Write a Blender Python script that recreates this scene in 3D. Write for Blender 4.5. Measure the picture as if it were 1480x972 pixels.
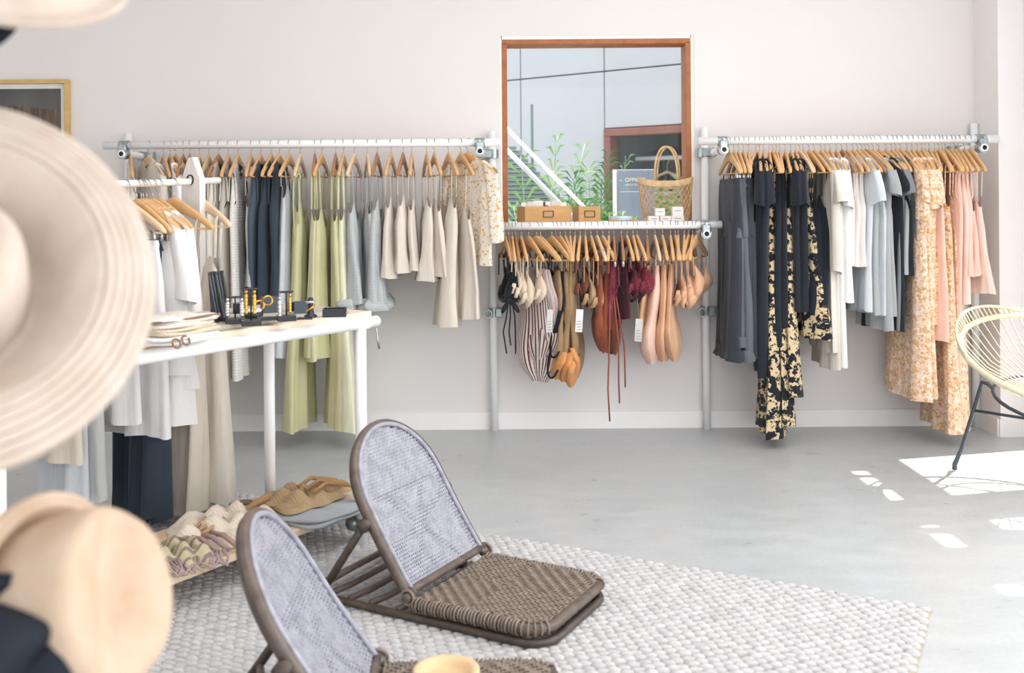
import bpy, math, random
import numpy as np
from mathutils import Vector, Matrix

for o in list(bpy.data.objects):
    bpy.data.objects.remove(o)
SC = bpy.context.scene
COL = SC.collection
PI = math.pi
R = math.radians

# ------------------------------------------------------------------ camera
CAM_H, FPX, ROLL = 1.26, 1439.0, R(0.45)
cam_data = bpy.data.cameras.new('camera')
cam_data.sensor_fit = 'HORIZONTAL'
cam_data.sensor_width = 36.0
cam_data.lens = 35.0
cam_data.shift_y = -(486.0 - 293.0) / 1480.0
cam_data.clip_start = 0.05
cam_data.dof.use_dof = True
cam_data.dof.focus_distance = 4.5
cam_data.dof.aperture_fstop = 3.0
cam = bpy.data.objects.new('camera', cam_data)
COL.objects.link(cam)
cam.matrix_world = Matrix.Translation((0, 0, CAM_H)) @ Matrix.Rotation(R(90), 4, 'X') @ Matrix.Rotation(-ROLL, 4, 'Z')
SC.camera = cam

# ------------------------------------------------------------------ world, sun, daylight, added fill, exposure
w = bpy.data.worlds.new('sky')
SC.world = w
w.use_nodes = True
bg = w.node_tree.nodes['Background']
bg.inputs['Color'].default_value = (0.86, 0.93, 1.0, 1)
bg.inputs['Strength'].default_value = 1.0

sun = bpy.data.lights.new('sun', 'SUN')
sun.energy = 9.0
sun.angle = R(0.5)
sun.color = (1.0, 0.95, 0.87)
sun_o = bpy.data.objects.new('sun', sun)
COL.objects.link(sun_o)
sdir = Vector((-0.975, -0.22, -1.6))
sun_o.rotation_euler = sdir.to_track_quat('-Z', 'Y').to_euler()


def area(name, loc, target, sx, sy, power, col):
    l = bpy.data.lights.new(name, 'AREA')
    l.shape = 'RECTANGLE'
    l.size, l.size_y = sx, sy
    l.energy = power
    l.color = col
    o = bpy.data.objects.new(name, l)
    COL.objects.link(o)
    o.location = loc
    d = Vector(target) - Vector(loc)
    o.rotation_euler = d.to_track_quat('-Z', 'Y').to_euler()
    return o


area('daylight_storefront_right', (2.74, 1.3, 1.5), (0.0, 1.3, 1.5), 5.4, 2.5, 88, (0.985, 0.985, 1.0))
area('daylight_storefront_front', (0.0, -1.95, 1.5), (0.0, 2.0, 1.5), 5.0, 2.6, 46, (0.975, 0.98, 1.0))
area('ceiling_fill', (0.4, 2.5, 3.06), (0.4, 2.5, 0.0), 3.4, 2.4, 39, (0.965, 0.98, 1.0))  # fill lamp added under the closed ceiling, which has no opening

SC.view_settings.view_transform = 'Standard'
SC.view_settings.look = 'None'
SC.view_settings.gamma = 1.0
SC.view_settings.use_curve_mapping = False
SC.view_settings.exposure = 0.34


# ------------------------------------------------------------------ helpers: measuring
def ray(px, py):
    u = (px - 740.0) / FPX
    v = -(py - 293.0) / FPX
    c, s = math.cos(ROLL), math.sin(ROLL)
    return (u * c + v * s, -u * s + v * c)


def at(px, py, depth):
    """world point seen at photo pixel (px,py) at a distance depth into the room"""
    x, z = ray(px, py)
    return Vector((x * depth, depth, CAM_H + z * depth))


def on_z(px, py, z):
    x, zz = ray(px, py)
    t = (z - CAM_H) / zz
    return Vector((x * t, t, z))


# ------------------------------------------------------------------ helpers: meshes
class MB:
    def __init__(s):
        s.v = []
        s.f = []
        s.uv = {}

    def add(s, verts, faces):
        b = len(s.v)
        s.v.extend([tuple(p) for p in verts])
        s.f.extend([tuple(i + b for i in f) for f in faces])

    def box(s, c, size, M=None, bev=0.0):
        x, y, z = [q / 2 for q in size]
        c = Vector(c)
        if bev <= 0:
            vs = [Vector((i * x, j * y, k * z)) for k in (-1, 1) for j in (-1, 1) for i in (-1, 1)]
            fs = [(0, 2, 3, 1), (4, 5, 7, 6), (0, 1, 5, 4), (2, 6, 7, 3), (0, 4, 6, 2), (1, 3, 7, 5)]
        else:
            b = min(bev, x * .9, y * .9, z * .9)
            vs = []
            ring = [(x - b, -y), (x, -y + b), (x, y - b), (x - b, y), (-x + b, y), (-x, y - b), (-x, -y + b), (-x + b, -y)]
            inner = [(x - b, -y + b), (x - b, -y + b), (x - b, y - b), (x - b, y - b), (-x + b, y - b), (-x + b, y - b), (-x + b, -y + b), (-x + b, -y + b)]
            for (zz, rr) in ((-z, inner), (-z + b, ring), (z - b, ring), (z, inner)):
                for q in rr:
                    vs.append(Vector((q[0], q[1], zz)))
            fs = []
            for k in range(3):
                for i in range(8):
                    j = (i + 1) % 8
                    fs.append((k * 8 + i, k * 8 + j, k * 8 + 8 + j, k * 8 + 8 + i))
            fs.append(tuple(range(7, -1, -1)))
            fs.append(tuple(range(24, 32)))
        if M is not None:
            vs = [M @ p for p in vs]
        s.add([p + c for p in vs], fs)

    def tube(s, pts, r, n=8, closed=False, caps=True, sq=1.0):
        pts = [Vector(p) for p in pts]
        m = len(pts)
        rr = r if isinstance(r, (list, tuple)) else [r] * m
        up = None
        rings = []
        for i in range(m):
            if closed:
                t = (pts[(i + 1) % m] - pts[i - 1])
            else:
                t = pts[min(i + 1, m - 1)] - pts[max(i - 1, 0)]
            if t.length < 1e-9:
                t = Vector((0, 0, 1))
            t.normalize()
            if up is None:
                a = Vector((0, 0, 1)) if abs(t.z) < .9 else Vector((1, 0, 0))
                up = (a - t * a.dot(t)).normalized()
            else:
                up = (up - t * up.dot(t))
                if up.length < 1e-6:
                    up = t.orthogonal()
                up.normalize()
            b = t.cross(up)
            rings.append([pts[i] + (up * math.cos(2 * PI * k / n) + b * math.sin(2 * PI * k / n) * sq) * rr[i] for k in range(n)])
        vs = [p for q in rings for p in q]
        fs = []
        mm = m if closed else m - 1
        for i in range(mm):
            j = (i + 1) % m
            for k in range(n):
                l = (k + 1) % n
                fs.append((i * n + k, i * n + l, j * n + l, j * n + k))
        if caps and not closed:
            fs.append(tuple(range(n - 1, -1, -1)))
            fs.append(tuple((m - 1) * n + k for k in range(n)))
        s.add(vs, fs)

    def pipe(s, a, b, ro, ri, n=16):
        """a tube with an open bore at end a"""
        a, b = Vector(a), Vector(b)
        d = (b - a).normalized()
        inn = a + d * 0.08
        s.loft_axis([(a, ri), (a, ro), (b, ro)], n, d)
        s.loft_axis([(inn, ri), (a, ri)], n, d)

    def loft_axis(s, stations, n, d):
        up = d.orthogonal().normalized()
        bb = d.cross(up)
        rings = [[c + (up * math.cos(2 * PI * k / n) + bb * math.sin(2 * PI * k / n)) * r for k in range(n)] for c, r in stations]
        s.loft(rings)

    def loft(s, rings, closed=True, cap0=False, cap1=False):
        n = len(rings[0])
        vs = [p for q in rings for p in q]
        fs = []
        for i in range(len(rings) - 1):
            for k in range(n if closed else n - 1):
                l = (k + 1) % n
                fs.append((i * n + k, i * n + l, (i + 1) * n + l, (i + 1) * n + k))
        if cap0:
            fs.append(tuple(range(n - 1, -1, -1)))
        if cap1:
            fs.append(tuple((len(rings) - 1) * n + k for k in range(n)))
        s.add(vs, fs)

    def lathe(s, prof, n=32, c=(0, 0, 0), sx=1.0, sy=1.0):
        c = Vector(c)
        s.loft([[c + Vector((r * math.cos(2 * PI * k / n) * sx, r * math.sin(2 * PI * k / n) * sy, z)) for k in range(n)] for r, z in prof])

    def grid(s, fn, nu, nv):
        vs = [fn(i / nu, j / nv) for j in range(nv + 1) for i in range(nu + 1)]
        fs = [(j * (nu + 1) + i, j * (nu + 1) + i + 1, (j + 1) * (nu + 1) + i + 1, (j + 1) * (nu + 1) + i) for j in range(nv) for i in range(nu)]
        s.add(vs, fs)

    def extrude(s, outline, th):
        """outline: (x,z) points; extruded along y by th"""
        n = len(outline)
        vs = [(x, -th / 2, z) for x, z in outline] + [(x, th / 2, z) for x, z in outline]
        fs = [tuple(range(n)), tuple(range(2 * n - 1, n - 1, -1))]
        for i in range(n):
            j = (i + 1) % n
            fs.append((i, i + n, j + n, j))
        s.add(vs, fs)

    def xf(s, M):
        s.v = [tuple(M @ Vector(p)) for p in s.v]
        return s

    def mesh(s, name, smooth=True):
        me = bpy.data.meshes.new(name)
        me.from_pydata(s.v, [], s.f)
        if smooth:
            me.polygons.foreach_set('use_smooth', [True] * len(me.polygons))
        if s.uv:
            lay = me.uv_layers.new(name='cloth_uv')
            for lp in me.loops:
                lay.data[lp.index].uv = s.uv.get(lp.vertex_index, (0, 0))
        me.update()
        return me

    def build(s, name, mat, parent=None, smooth=True, auto=None):
        me = s.mesh(name, smooth)
        if auto is not None:
            try:
                me.set_sharp_from_angle(angle=R(auto))
            except Exception:
                pass
        if mat:
            me.materials.append(mat)
        o = bpy.data.objects.new(name, me)
        COL.objects.link(o)
        if parent:
            o.parent = parent
        return o


def tag(o, label=None, cat=None, group=None, kind=None):
    if label:
        o['label'] = label
    if cat:
        o['category'] = cat
    if group:
        o['group'] = group
    if kind:
        o['kind'] = kind
    return o


def thing(name, label, cat, loc=(0, 0, 0), rotz=0.0, group=None):
    o = bpy.data.objects.new(name, None)
    o.empty_display_size = 0.05
    COL.objects.link(o)
    o.location = loc
    o.rotation_euler = (0, 0, rotz)
    return tag(o, label, cat, group)


def struct(name, mb, mat, smooth=False):
    return tag(mb.build(name, mat, None, smooth), kind='structure')


def dup(o, parent=None):
    c = o.copy()
    COL.objects.link(c)
    if parent:
        c.parent = parent
    for ch in list(o.children):
        dup(ch, c)
    return c


# ------------------------------------------------------------------ helpers: materials
def lin(c):
    if isinstance(c, str):
        c = [int(c[i:i + 2], 16) / 255 for i in (1, 3, 5)]
    return tuple((x / 12.92 if x <= .04045 else ((x + .055) / 1.055) ** 2.4) for x in c) + (1,)


MATS = {}


class NT:
    def __init__(s, name, rough=.6, spec=.4, metal=0.0):
        s.m = bpy.data.materials.new(name)
        s.m.use_nodes = True
        s.t = s.m.node_tree
        s.b = s.t.nodes['Principled BSDF']
        s.b.inputs['Roughness'].default_value = rough
        s.b.inputs['Specular IOR Level'].default_value = spec
        s.b.inputs['Metallic'].default_value = metal
        s.tc = s.t.nodes.new('ShaderNodeTexCoord')

    def n(s, typ, **kw):
        q = s.t.nodes.new('ShaderNode' + typ)
        for k, v in kw.items():
            if k.startswith('i_'):
                nm = k[2:].replace('_', ' ')
                q.inputs[nm].default_value = v
            else:
                setattr(q, k, v)
        return q

    def l(s, a, b):
        s.t.links.new(a, b)

    def coord(s, scale=(1, 1, 1), rot=(0, 0, 0), kind='Object'):
        mp = s.n('Mapping')
        mp.inputs['Scale'].default_value = scale
        mp.inputs['Rotation'].default_value = rot
        s.l(s.tc.outputs[kind], mp.inputs['Vector'])
        return mp.outputs['Vector']

    def noise(s, scale, detail=3, rough=.5, vec=None):
        q = s.n('TexNoise')
        q.inputs['Scale'].default_value = scale
        q.inputs['Detail'].default_value = detail
        q.inputs['Roughness'].default_value = rough
        s.l(vec if vec is not None else s.tc.outputs['Object'], q.inputs['Vector'])
        return q.outputs['Fac']

    def ramp(s, fac, stops, interp='LINEAR'):
        q = s.n('ValToRGB')
        cr = q.color_ramp
        cr.interpolation = interp
        while len(cr.elements) < len(stops):
            cr.elements.new(.5)
        for e, (p, c) in zip(cr.elements, stops):
            e.position = p
            e.color = c if len(c) == 4 else tuple(c) + (1,)
        s.l(fac, q.inputs['Fac'])
        return q.outputs['Color']

    def mix(s, fac, a, b, mode='MIX'):
        q = s.n('MixRGB', blend_type=mode)
        for k, v in (('Fac', fac), ('Color1', a), ('Color2', b)):
            if hasattr(v, 'links') or hasattr(v, 'is_linked'):
                s.l(v, q.inputs[k])
            else:
                q.inputs[k].default_value = v
        return q.outputs['Color']

    def base(s, c):
        if isinstance(c, (tuple, list)):
            s.b.inputs['Base Color'].default_value = c
        else:
            s.l(c, s.b.inputs['Base Color'])

    def bump(s, h, strength=.3, dist=.005):
        q = s.n('Bump')
        q.inputs['Strength'].default_value = strength
        q.inputs['Distance'].default_value = dist
        s.l(h, q.inputs['Height'])
        s.l(q.outputs['Normal'], s.b.inputs['Normal'])


def plain(name, col, rough=.5, spec=.4, metal=0, var=.06, nscale=12, bump=0.0):
    if name in MATS:
        return MATS[name]
    m = NT(name, rough, spec, metal)
    c = lin(col)
    f = m.noise(nscale, 4)
    m.base(m.ramp(f, [(.3, tuple(x * (1 - var) for x in c[:3])), (.7, tuple(min(1, x * (1 + var)) for x in c[:3]))]))
    if bump:
        m.bump(m.noise(nscale * 12, 2), bump, .003)
    MATS[name] = m.m
    return m.m


def cloth(name, col, stripe=None, floral=None, dots=None, rough=.9, weave=900, rib=None):
    if name in MATS:
        return MATS[name]
    m = NT(name, rough, .15)
    c = lin(col)
    col_s = m.ramp(m.noise(7, 4), [(.25, tuple(x * .93 for x in c[:3])), (.75, tuple(min(1, x * 1.05) for x in c[:3]))])
    if stripe:                                   # (colour, direction vector scale, duty)
        sc, axis, freq, duty = stripe
        wv = m.n('TexWave', wave_type='BANDS', bands_direction='X' if axis == 'U' else axis, wave_profile='SIN')
        wv.inputs['Scale'].default_value = freq
        wv.inputs['Distortion'].default_value = 0
        wv.inputs['Detail'].default_value = 1
        m.l(m.tc.outputs['UV' if axis == 'U' else 'Object'], wv.inputs['Vector'])
        fac = m.ramp(wv.outputs['Fac'], [(duty - .05, (0, 0, 0)), (duty + .05, (1, 1, 1))])
        col_s = m.mix(fac, col_s, lin(sc))
    if floral:
        for (fc, sc, th, sd) in floral:
            nz = m.noise(sc, 3, .6, m.coord((1, 1, 1), (sd, sd * 2, sd * 3)))
            fac = m.ramp(nz, [(th - .015, (0, 0, 0)), (th + .015, (1, 1, 1))])
            col_s = m.mix(fac, col_s, lin(fc))
    if dots:
        vo = m.n('TexVoronoi')
        vo.inputs['Scale'].default_value = dots[1]
        m.l(m.tc.outputs['Object'], vo.inputs['Vector'])
        fac = m.ramp(vo.outputs['Distance'], [(.13, (1, 1, 1)), (.2, (0, 0, 0))])
        col_s = m.mix(fac, col_s, lin(dots[0]))
    m.base(col_s)
    h = m.noise(weave, 2)
    if rib:
        wv = m.n('TexWave', wave_type='BANDS', bands_direction=rib[0])
        wv.inputs['Scale'].default_value = rib[1]
        m.l(m.tc.outputs['Object'], wv.inputs['Vector'])
        m.bump(wv.outputs['Fac'], .5, .003)
    else:
        crease = m.noise(1.0, 4, .55, m.coord((26, 26, 4)))
        fine = m.n('Math', operation='MULTIPLY_ADD')
        fine.inputs[1].default_value = .06
        m.l(h, fine.inputs[0])
        m.l(crease, fine.inputs[2])
        m.bump(fine.outputs[0], .55, .016)
    m.b.inputs['Sheen Weight'].default_value = .15
    MATS[name] = m.m
    return m.m


def wood(name, c1, c2, scale=(1, 14, 14), rough=.5, freq=3.0):
    if name in MATS:
        return MATS[name]
    m = NT(name, rough, .35)
    v = m.coord(scale)
    f = m.noise(freq, 5, .6, v)
    m.base(m.ramp(f, [(.3, lin(c1)), (.7, lin(c2))]))
    m.bump(f, .15, .002)
    MATS[name] = m.m
    return m.m


# common materials
M_WALL = plain('wall_paint', '#e9e4e2', .85, .2, var=.012, nscale=1.5, bump=.04)
M_TRIM = plain('white_trim_paint', '#f5f2f1', .6, .3, var=.01)
M_PIPE = plain('white_powder_coat', '#fafafa', .35, .5, var=.015)
M_STEEL = plain('galvanised_steel', '#aab3b4', .35, .5, metal=.85, var=.15, nscale=60)
M_HOLE_SHADE = plain('hole_shade', '#23262b', .8)  # near-black colour standing in for shade inside holes
M_WIRE = plain('hook_wire', '#b9b6b3', .3, .5, metal=.9)
M_PLASTIC = plain('white_plastic_clip', '#f0eeee', .4)
M_BLACK = plain('black_acrylic', '#23262c', .3, .5)
M_GOLD = plain('gold_metal', '#d8a652', .28, .5, metal=.9)
M_SILVER = plain('silver_metal', '#d8d8d8', .25, .5, metal=.9)
M_TAG = plain('white_tag_card', '#efecea', .7)
M_PRINT = plain('grey_print_ink', '#8c8c8c', .7)

# ------------------------------------------------------------------ structure
WALL_Y = 5.56
CEIL = 3.1
XL, XR, YF = -3.3, 2.74, -2.0

m = NT('polished_concrete', .35, .45)
n1 = m.noise(.9, 6, .6)
n2 = m.noise(5, 6, .65, m.coord((1, 2.2, 1)))
n3 = m.noise(60, 3)
c = m.ramp(n1, [(.3, lin('#b2b5b7')), (.52, lin('#c0c3c5')), (.72, lin('#cacbcb'))])
c = m.mix(.35, c, m.ramp(n2, [(.3, lin('#a5aaac')), (.7, lin('#d2d3d3'))]))
c = m.mix(.12, c, m.ramp(n3, [(.3, lin('#8e9090')), (.7, lin('#d0d0ce'))]))
m.base(c)
rr_ = m.ramp(n2, [(.3, (.26, .26, .26)), (.7, (.42, .42, .42))])
m.l(rr_, m.b.inputs['Roughness'])
m.bump(n2, .03, .004)
M_FLOOR = m.m

f = MB()
f.box(((XL + XR + .4) / 2, (YF + WALL_Y + .2) / 2, -.05), (XR - XL + .8, WALL_Y - YF + .6, .1))
struct('floor', f, M_FLOOR)
f = MB()
f.box(((XL + XR) / 2, (YF + WALL_Y) / 2, CEIL + .06), (XR - XL + .6, WALL_Y - YF + .6, .12))
struct('ceiling', f, M_WALL)

# back wall with the window opening
wx0, wx1 = at(722.5, 56, WALL_Y).x, at(1003, 54, WALL_Y).x
wz1 = at(862, 51, WALL_Y).z
wz0 = 1.125
TH = .2
f = MB()
yc = WALL_Y + TH / 2
f.box(((XL + wx0) / 2, yc, CEIL / 2), (wx0 - XL, TH, CEIL))
f.box(((wx1 + XR + .3) / 2, yc, CEIL / 2), (XR + .3 - wx1, TH, CEIL))
f.box(((wx0 + wx1) / 2, yc, (wz1 + CEIL) / 2), (wx1 - wx0, TH, CEIL - wz1))
f.box(((wx0 + wx1) / 2, yc, wz0 / 2), (wx1 - wx0, TH, wz0))
struct('wall_back', f, M_WALL)
f = MB()
f.box((XL - .05, (YF + WALL_Y) / 2, CEIL / 2), (.1, WALL_Y - YF, CEIL))
struct('wall_left', f, M_WALL)
# front storefront: piers and header round a wide opening behind the photographer
f = MB()
f.box((0, YF - .1, 2.95), (XR - XL, .2, .3))
f.box((XL + .3, YF - .1, CEIL / 2), (.6, .2, CEIL))
f.box((XR - .2, YF - .1, CEIL / 2), (.4, .2, CEIL))
struct('wall_front', f, M_WALL)
# right storefront wall: header, pier in the far corner, sill kerb
f = MB()
f.box((2.82, (YF + 5.06) / 2, 2.95), (.14, 5.06 - YF, .3))
f.box((2.82, 4.29, 1.4), (.14, .30, 2.8))
f.box((2.82, 1.6, 1.4), (.14, .08, 2.8))
f.box((2.82, -.6, 1.4), (.14, .08, 2.8))
struct('wall_right', f, M_TRIM)
f = MB()
f.box(((2.585 + 2.72) / 2, (5.285 + WALL_Y) / 2, CEIL / 2), (.135, WALL_Y - 5.285, CEIL))
f.box((2.8, (5.04 + WALL_Y) / 2 + .02, CEIL / 2), (.16, WALL_Y - 5.04, CEIL))
struct('trim_1', f, M_TRIM)
f = MB()
f.box((2.76, 5.255, CEIL / 2), (.05, .05, CEIL))
struct('trim_2', f, plain('bronze_grey_frame', '#b9b2ad', .5))
f = MB()
f.box(((XL + 2.58) / 2, WALL_Y - .007, .047), (2.58 - XL, .014, .094))
struct('baseboard_back', f, M_TRIM)
f = MB()
f.box((2.58 - .006, (5.285 + WALL_Y) / 2, .047), (.014, WALL_Y - 5.285, .094))
f.box((2.65, 5.279, .047), (.15, .014, .094))
struct('baseboard_right', f, M_TRIM)

# window frame, glass and the ledge that sits on the rail
M_FRAME = wood('redwood_frame', '#a2603a', '#b87647', (3, 3, 3), .45, 6)
f = MB()
fx0, fx1, fz1, fz0 = wx0 + .006, wx1 - .016, wz1 - .016, wz0
FW, FD = .032, .15
f2 = f
f2.box(((fx0 + fx1) / 2, WALL_Y + FD / 2 + .004, fz1 - FW / 2), (fx1 - fx0, FD, FW), bev=.004)
f2.box((fx0 + FW / 2, WALL_Y + FD / 2 + .004, (fz0 + fz1) / 2), (FW, FD, fz1 - fz0 - 2 * FW + .02), bev=.003)
f2.box((fx1 - FW / 2, WALL_Y + FD / 2 + .004, (fz0 + fz1) / 2), (FW, FD, fz1 - fz0 - 2 * FW + .02), bev=.003)
f2.box(((fx0 + fx1) / 2, WALL_Y + FD / 2 + .004, fz0 + FW / 2 - .01), (fx1 - fx0, FD, FW), bev=.004)
win = struct('window_1', f2, M_FRAME)
m = NT('clear_glass', 0.0, .5)
m.b.inputs['Transmission Weight'].default_value = 1.0
m.b.inputs['IOR'].default_value = 1.45
tr = m.n('BsdfTransparent')
gl = m.n('BsdfGlossy')
gl.inputs['Roughness'].default_value = .0
fr = m.n('Fresnel')
fr.inputs['IOR'].default_value = 1.45
mx = m.n('MixShader')
mx.inputs[0].default_value = .012
m.l(tr.outputs[0], mx.inputs[1])
m.l(gl.outputs[0], mx.inputs[2])
m.l(mx.outputs[0], m.t.nodes['Material Output'].inputs['Surface'])
M_GLASS = m.m
f = MB()
f.box(((fx0 + fx1) / 2, WALL_Y + .135, (fz0 + fz1) / 2), (fx1 - fx0 - 2 * FW, .006, fz1 - fz0 - 2 * FW))
g = f.build('pane', M_GLASS, win, False)
f = MB()
for (a, b, c_, d) in ((wx0, fx0 + .004, wz0, wz1), (fx1 - .004, wx1, wz0, wz1), (fx0, fx1, fz1 - .004, wz1)):
    f.box(((a + b) / 2, WALL_Y + .08, (c_ + d) / 2), (b - a, .15, d - c_))
struct('trim_6', f, M_TRIM)
LEDGE_Z = 1.152
f = MB()
f.box(((wx0 + wx1) / 2 + .0, WALL_Y - .05, LEDGE_Z - .012), (wx1 - wx0 - .01, .36, .024), bev=.003)
struct('trim_3', f, M_TRIM)

# outside: ground, unseen canopy added and slit to shape the sun patches, courtyard floor
M_GROUND = plain('outdoor_concrete', '#8f9694', .9, .2, var=.1, nscale=2)
f = MB()
f.box((0, 12, -.12), (30, 12.4, .1))
f.box((12.9, 0, -.12), (19, 12, .1))
f.box((-1, -8.2, -.12), (30, 12, .1))
struct('trim_4', f, M_GROUND)
CZ = 2.9
f = MB()
f.box((3.055, 1.5, CZ), (.55, 9.0, .03))
f.box((3.52, 1.5, CZ), (.22, 9.0, .03))
f.box((4.6, -.15, CZ), (2.0, 8.7, .03))
sl = [(4.57, 4.63), (4.39, 4.52), (4.11, 4.33), (3.83, 3.86), (3.61, 3.75), (3.17, 3.25)]
edges = sorted([(a + .40, b + .40) for a, b in sl])
y0 = -3.0
for a, b in edges + [(6.0, 6.0)]:
    if a > y0:
        f.box((3.37, (y0 + a) / 2, CZ), (.085, a - y0, .03))
    y0 = b
struct('sun_shaping_canopy', f, M_TRIM)  # invented out of view to block the sun except for the floor dashes

# ------------------------------------------------------------------ courtyard seen through the window
M_CONC = plain('pale_render_wall', '#e4e5e9', .9, .2, var=.025, nscale=3)
P0 = Vector((0.84, 8.6))
WD = Vector((0.815, -0.58)).normalized()         # along the building, to the right and nearer


def on_building(px, py):
    x, z = ray(px, py)
    # P0 + s*WD = t*(x,1)
    det = WD.x * (-1) - (-x) * WD.y
    s = ((-P0.x) * (-1) - (-x) * (-P0.y)) / det
    p = P0 + WD * s
    return s, CAM_H + z * p.y


bld = thing('office_building', 'pale blue grey rendered office wall seen through the window', 'building', (P0.x, P0.y, 0), math.atan2(WD.y, WD.x))
sA, _ = on_building(752, 100)
sB, zj = on_building(873, 103)
sC, zwt = on_building(877, 186)


def panel(s0, s1, z0, z1):
    q = MB()
    q.box(((s0 + s1) / 2, .1, (z0 + z1) / 2), (s1 - s0 - .012, .2, z1 - z0 - .012), bev=.004)
    q.build('wall_panel', M_CONC, bld, False)


q = MB()
q.box((sA / 2, .2, 3.0), (16, .14, 8.0))
# backing only above and left of the office window
q = MB()
q.box(((-6.5 + sB) / 2, .17, (zj + 2.3) / 2), (6.5 + sB, .1, zj + 2.5))
q.box(((sB + sB + 3.2) / 2, .17, (zwt + zj + 2.4) / 2), (3.2, .1, zj + 2.4 - zwt))
q.build('joint_backing', plain('joint_grey', '#7d8894', .9), bld, False)
for a, b in ((-6.5, sA - 2.6), (sA - 2.6, sA), (sA, sB)):
    panel(a, b, -.1, zj)
    panel(a, b, zj, zj + 2.4)
panel(sB, sB + 3.2, zj, zj + 2.4)
panel(sB, sB + 3.2, zwt, zj)
panel(sB + 2.6, sB + 3.2, -.1, zwt)
panel(sB, sB + 2.6, -.1, .45)
q = MB()
for (a, b, z0, z1) in ((sB + .01, sB + .075, .45, zwt - .07), (sB + 2.4, sB + 2.55, .45, zwt - .07), (sB + .01, sB + 2.55, zwt - .07, zwt - .005), (sB + .075, sB + 2.4, .45, .55)):
    q.box(((a + b) / 2, .03, (z0 + z1) / 2), (b - a, .14, z1 - z0), bev=.006)
q.build('window_frame', wood('pale_redwood', '#a06a5c', '#b98274', (3, 3, 3), .6, 5), bld, False)
q = MB()
q.box((sB + 1.26, .06, (zwt + .5) / 2), (2.3, .008, zwt - .6))
q.build('pane', M_GLASS, bld, False)
q = MB()
q.box((sB + 1.4, 1.9, 1.2), (4, .05, 4))
q.box((sB + 1.4, 1.1, zwt + .35), (4, 1.6, .05))
q.box((sB - .2, 1.1, 1.2), (.05, 1.7, 4))
q.box((sB + 3.3, 1.1, 1.2), (.05, 1.7, 4))
q.box((sB + 1.4, 1.1, .3), (4, 1.6, .05))
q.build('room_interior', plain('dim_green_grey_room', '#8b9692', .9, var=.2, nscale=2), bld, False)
q = MB()
q.tube([(sB + .2, .2, zwt - .26), (sB + 2.4, .2, zwt - .26)], .02)
q.build('clothes_rail', M_PIPE, bld)

# striped top hanging behind the office window
def bw(s, y, z):
    p = P0 + WD * s
    nrm = Vector((-WD.y, WD.x))
    if nrm.y < 0:
        nrm = -nrm
    p = p + nrm * y
    return Vector((p.x, p.y, z))


sT, _ = on_building(930, 200)
tt = thing('striped_jumper', 'striped long sleeve jumper on a pale hanger inside the office window', 'top', bw(sT + .12, .2, zwt - .28), math.atan2(WD.y, WD.x))
q = MB()
rings = []
for i in range(12):
    s_ = i / 11
    wv = .16 + .05 * s_ + (.03 if i == 1 else 0)
    rings.append([Vector((wv * math.cos(a), .05 * math.sin(a) * (1 + .2 * math.sin(3 * a)), -.17 - .5 * s_ - (.06 * abs(math.cos(a)) if i == 0 else 0))) for a in np.linspace(0, 2 * PI, 24, endpoint=False)])
q.loft(rings)
q.build('body', cloth('pale_stripe_knit', '#d8d8d0', stripe=('#6b5f58', 'Z', 5.5, .72)), tt)
for sx in (-1, 1):
    q = MB()
    q.tube([(sx * .17, 0, -.2), (sx * .24, 0, -.34), (sx * .28, 0, -.62)], [.06, .06, .045])
    q.build('sleeve', MATS['pale_stripe_knit'], tt)
q = MB()
q.tube([(-.19, 0, -.19), (-.08, 0, -.13), (0, 0, -.1), (.08, 0, -.13), (.19, 0, -.19)], .014)
q.tube([(0, 0, -.1), (0, 0, -.03), (.02, 0, .0), (0, 0, .03)], .004)
q.build('hanger', wood('pale_hanger', '#cdb395', '#dcc6a8', (3, 3, 3)), tt)

# stair railing, louvre screen
rl = thing('stair_railing', 'white sloping stair railing in the courtyard outside the window', 'railing', (0, 0, 0))
a_, b_ = at(722, 175, 6.15), at(866, 322, 6.15)
q = MB()
q.tube([a_, b_], .012, 8)
q.build('top_rail', M_PIPE, rl)
q = MB()
off = Vector((-.02, .05, -.11))
q.tube([a_ + off, b_ + off], .016, 8)
q.build('stringer', plain('pale_grey_steel', '#c6ced4', .5), rl)
q = MB()
q.tube([b_ + Vector((.05, 0, -.05)), Vector((b_.x + .05, b_.y, 0))], .03)
q.tube([a_, Vector((a_.x, a_.y, 0))], .03)
q.build('post', M_PIPE, rl)
ls = thing('louvre_screen', 'grey green louvred screen under the sloping stair railing', 'screen', (0, 0, 0))
M_LOUV = plain('louvre_grey_green', '#8fa3a0', .7)
for k in range(20):
    py = 214 + k * 6.2
    x0 = at(728, py, 7.65)
    x1 = at(738 + (py - 205) * .92, py, 7.65)
    q = MB()
    q.box((x0 + x1) / 2, ((x1 - x0).length, .05, .016), Matrix.Rotation(R(18), 3, 'X'))
    q.build('slat', M_LOUV, ls, False)
q = MB()
q.box((at(727, 300, 7.7)), (.03, .05, 3.0))
q.box((at(770, 300, 7.72)), (.02, .05, 1.6))
q.build('frame', M_LOUV, ls, False)

# plants
M_LEAF = [plain('leaf_light', '#86b96a', .45, .4, var=.2, nscale=6), plain('leaf_mid', '#4f8a4c', .45, .4, var=.2, nscale=6),
          plain('leaf_pale', '#a9cb95', .5, .4, var=.15, nscale=6)]
M_STEM = plain('green_stem', '#7fa45f', .6)


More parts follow.
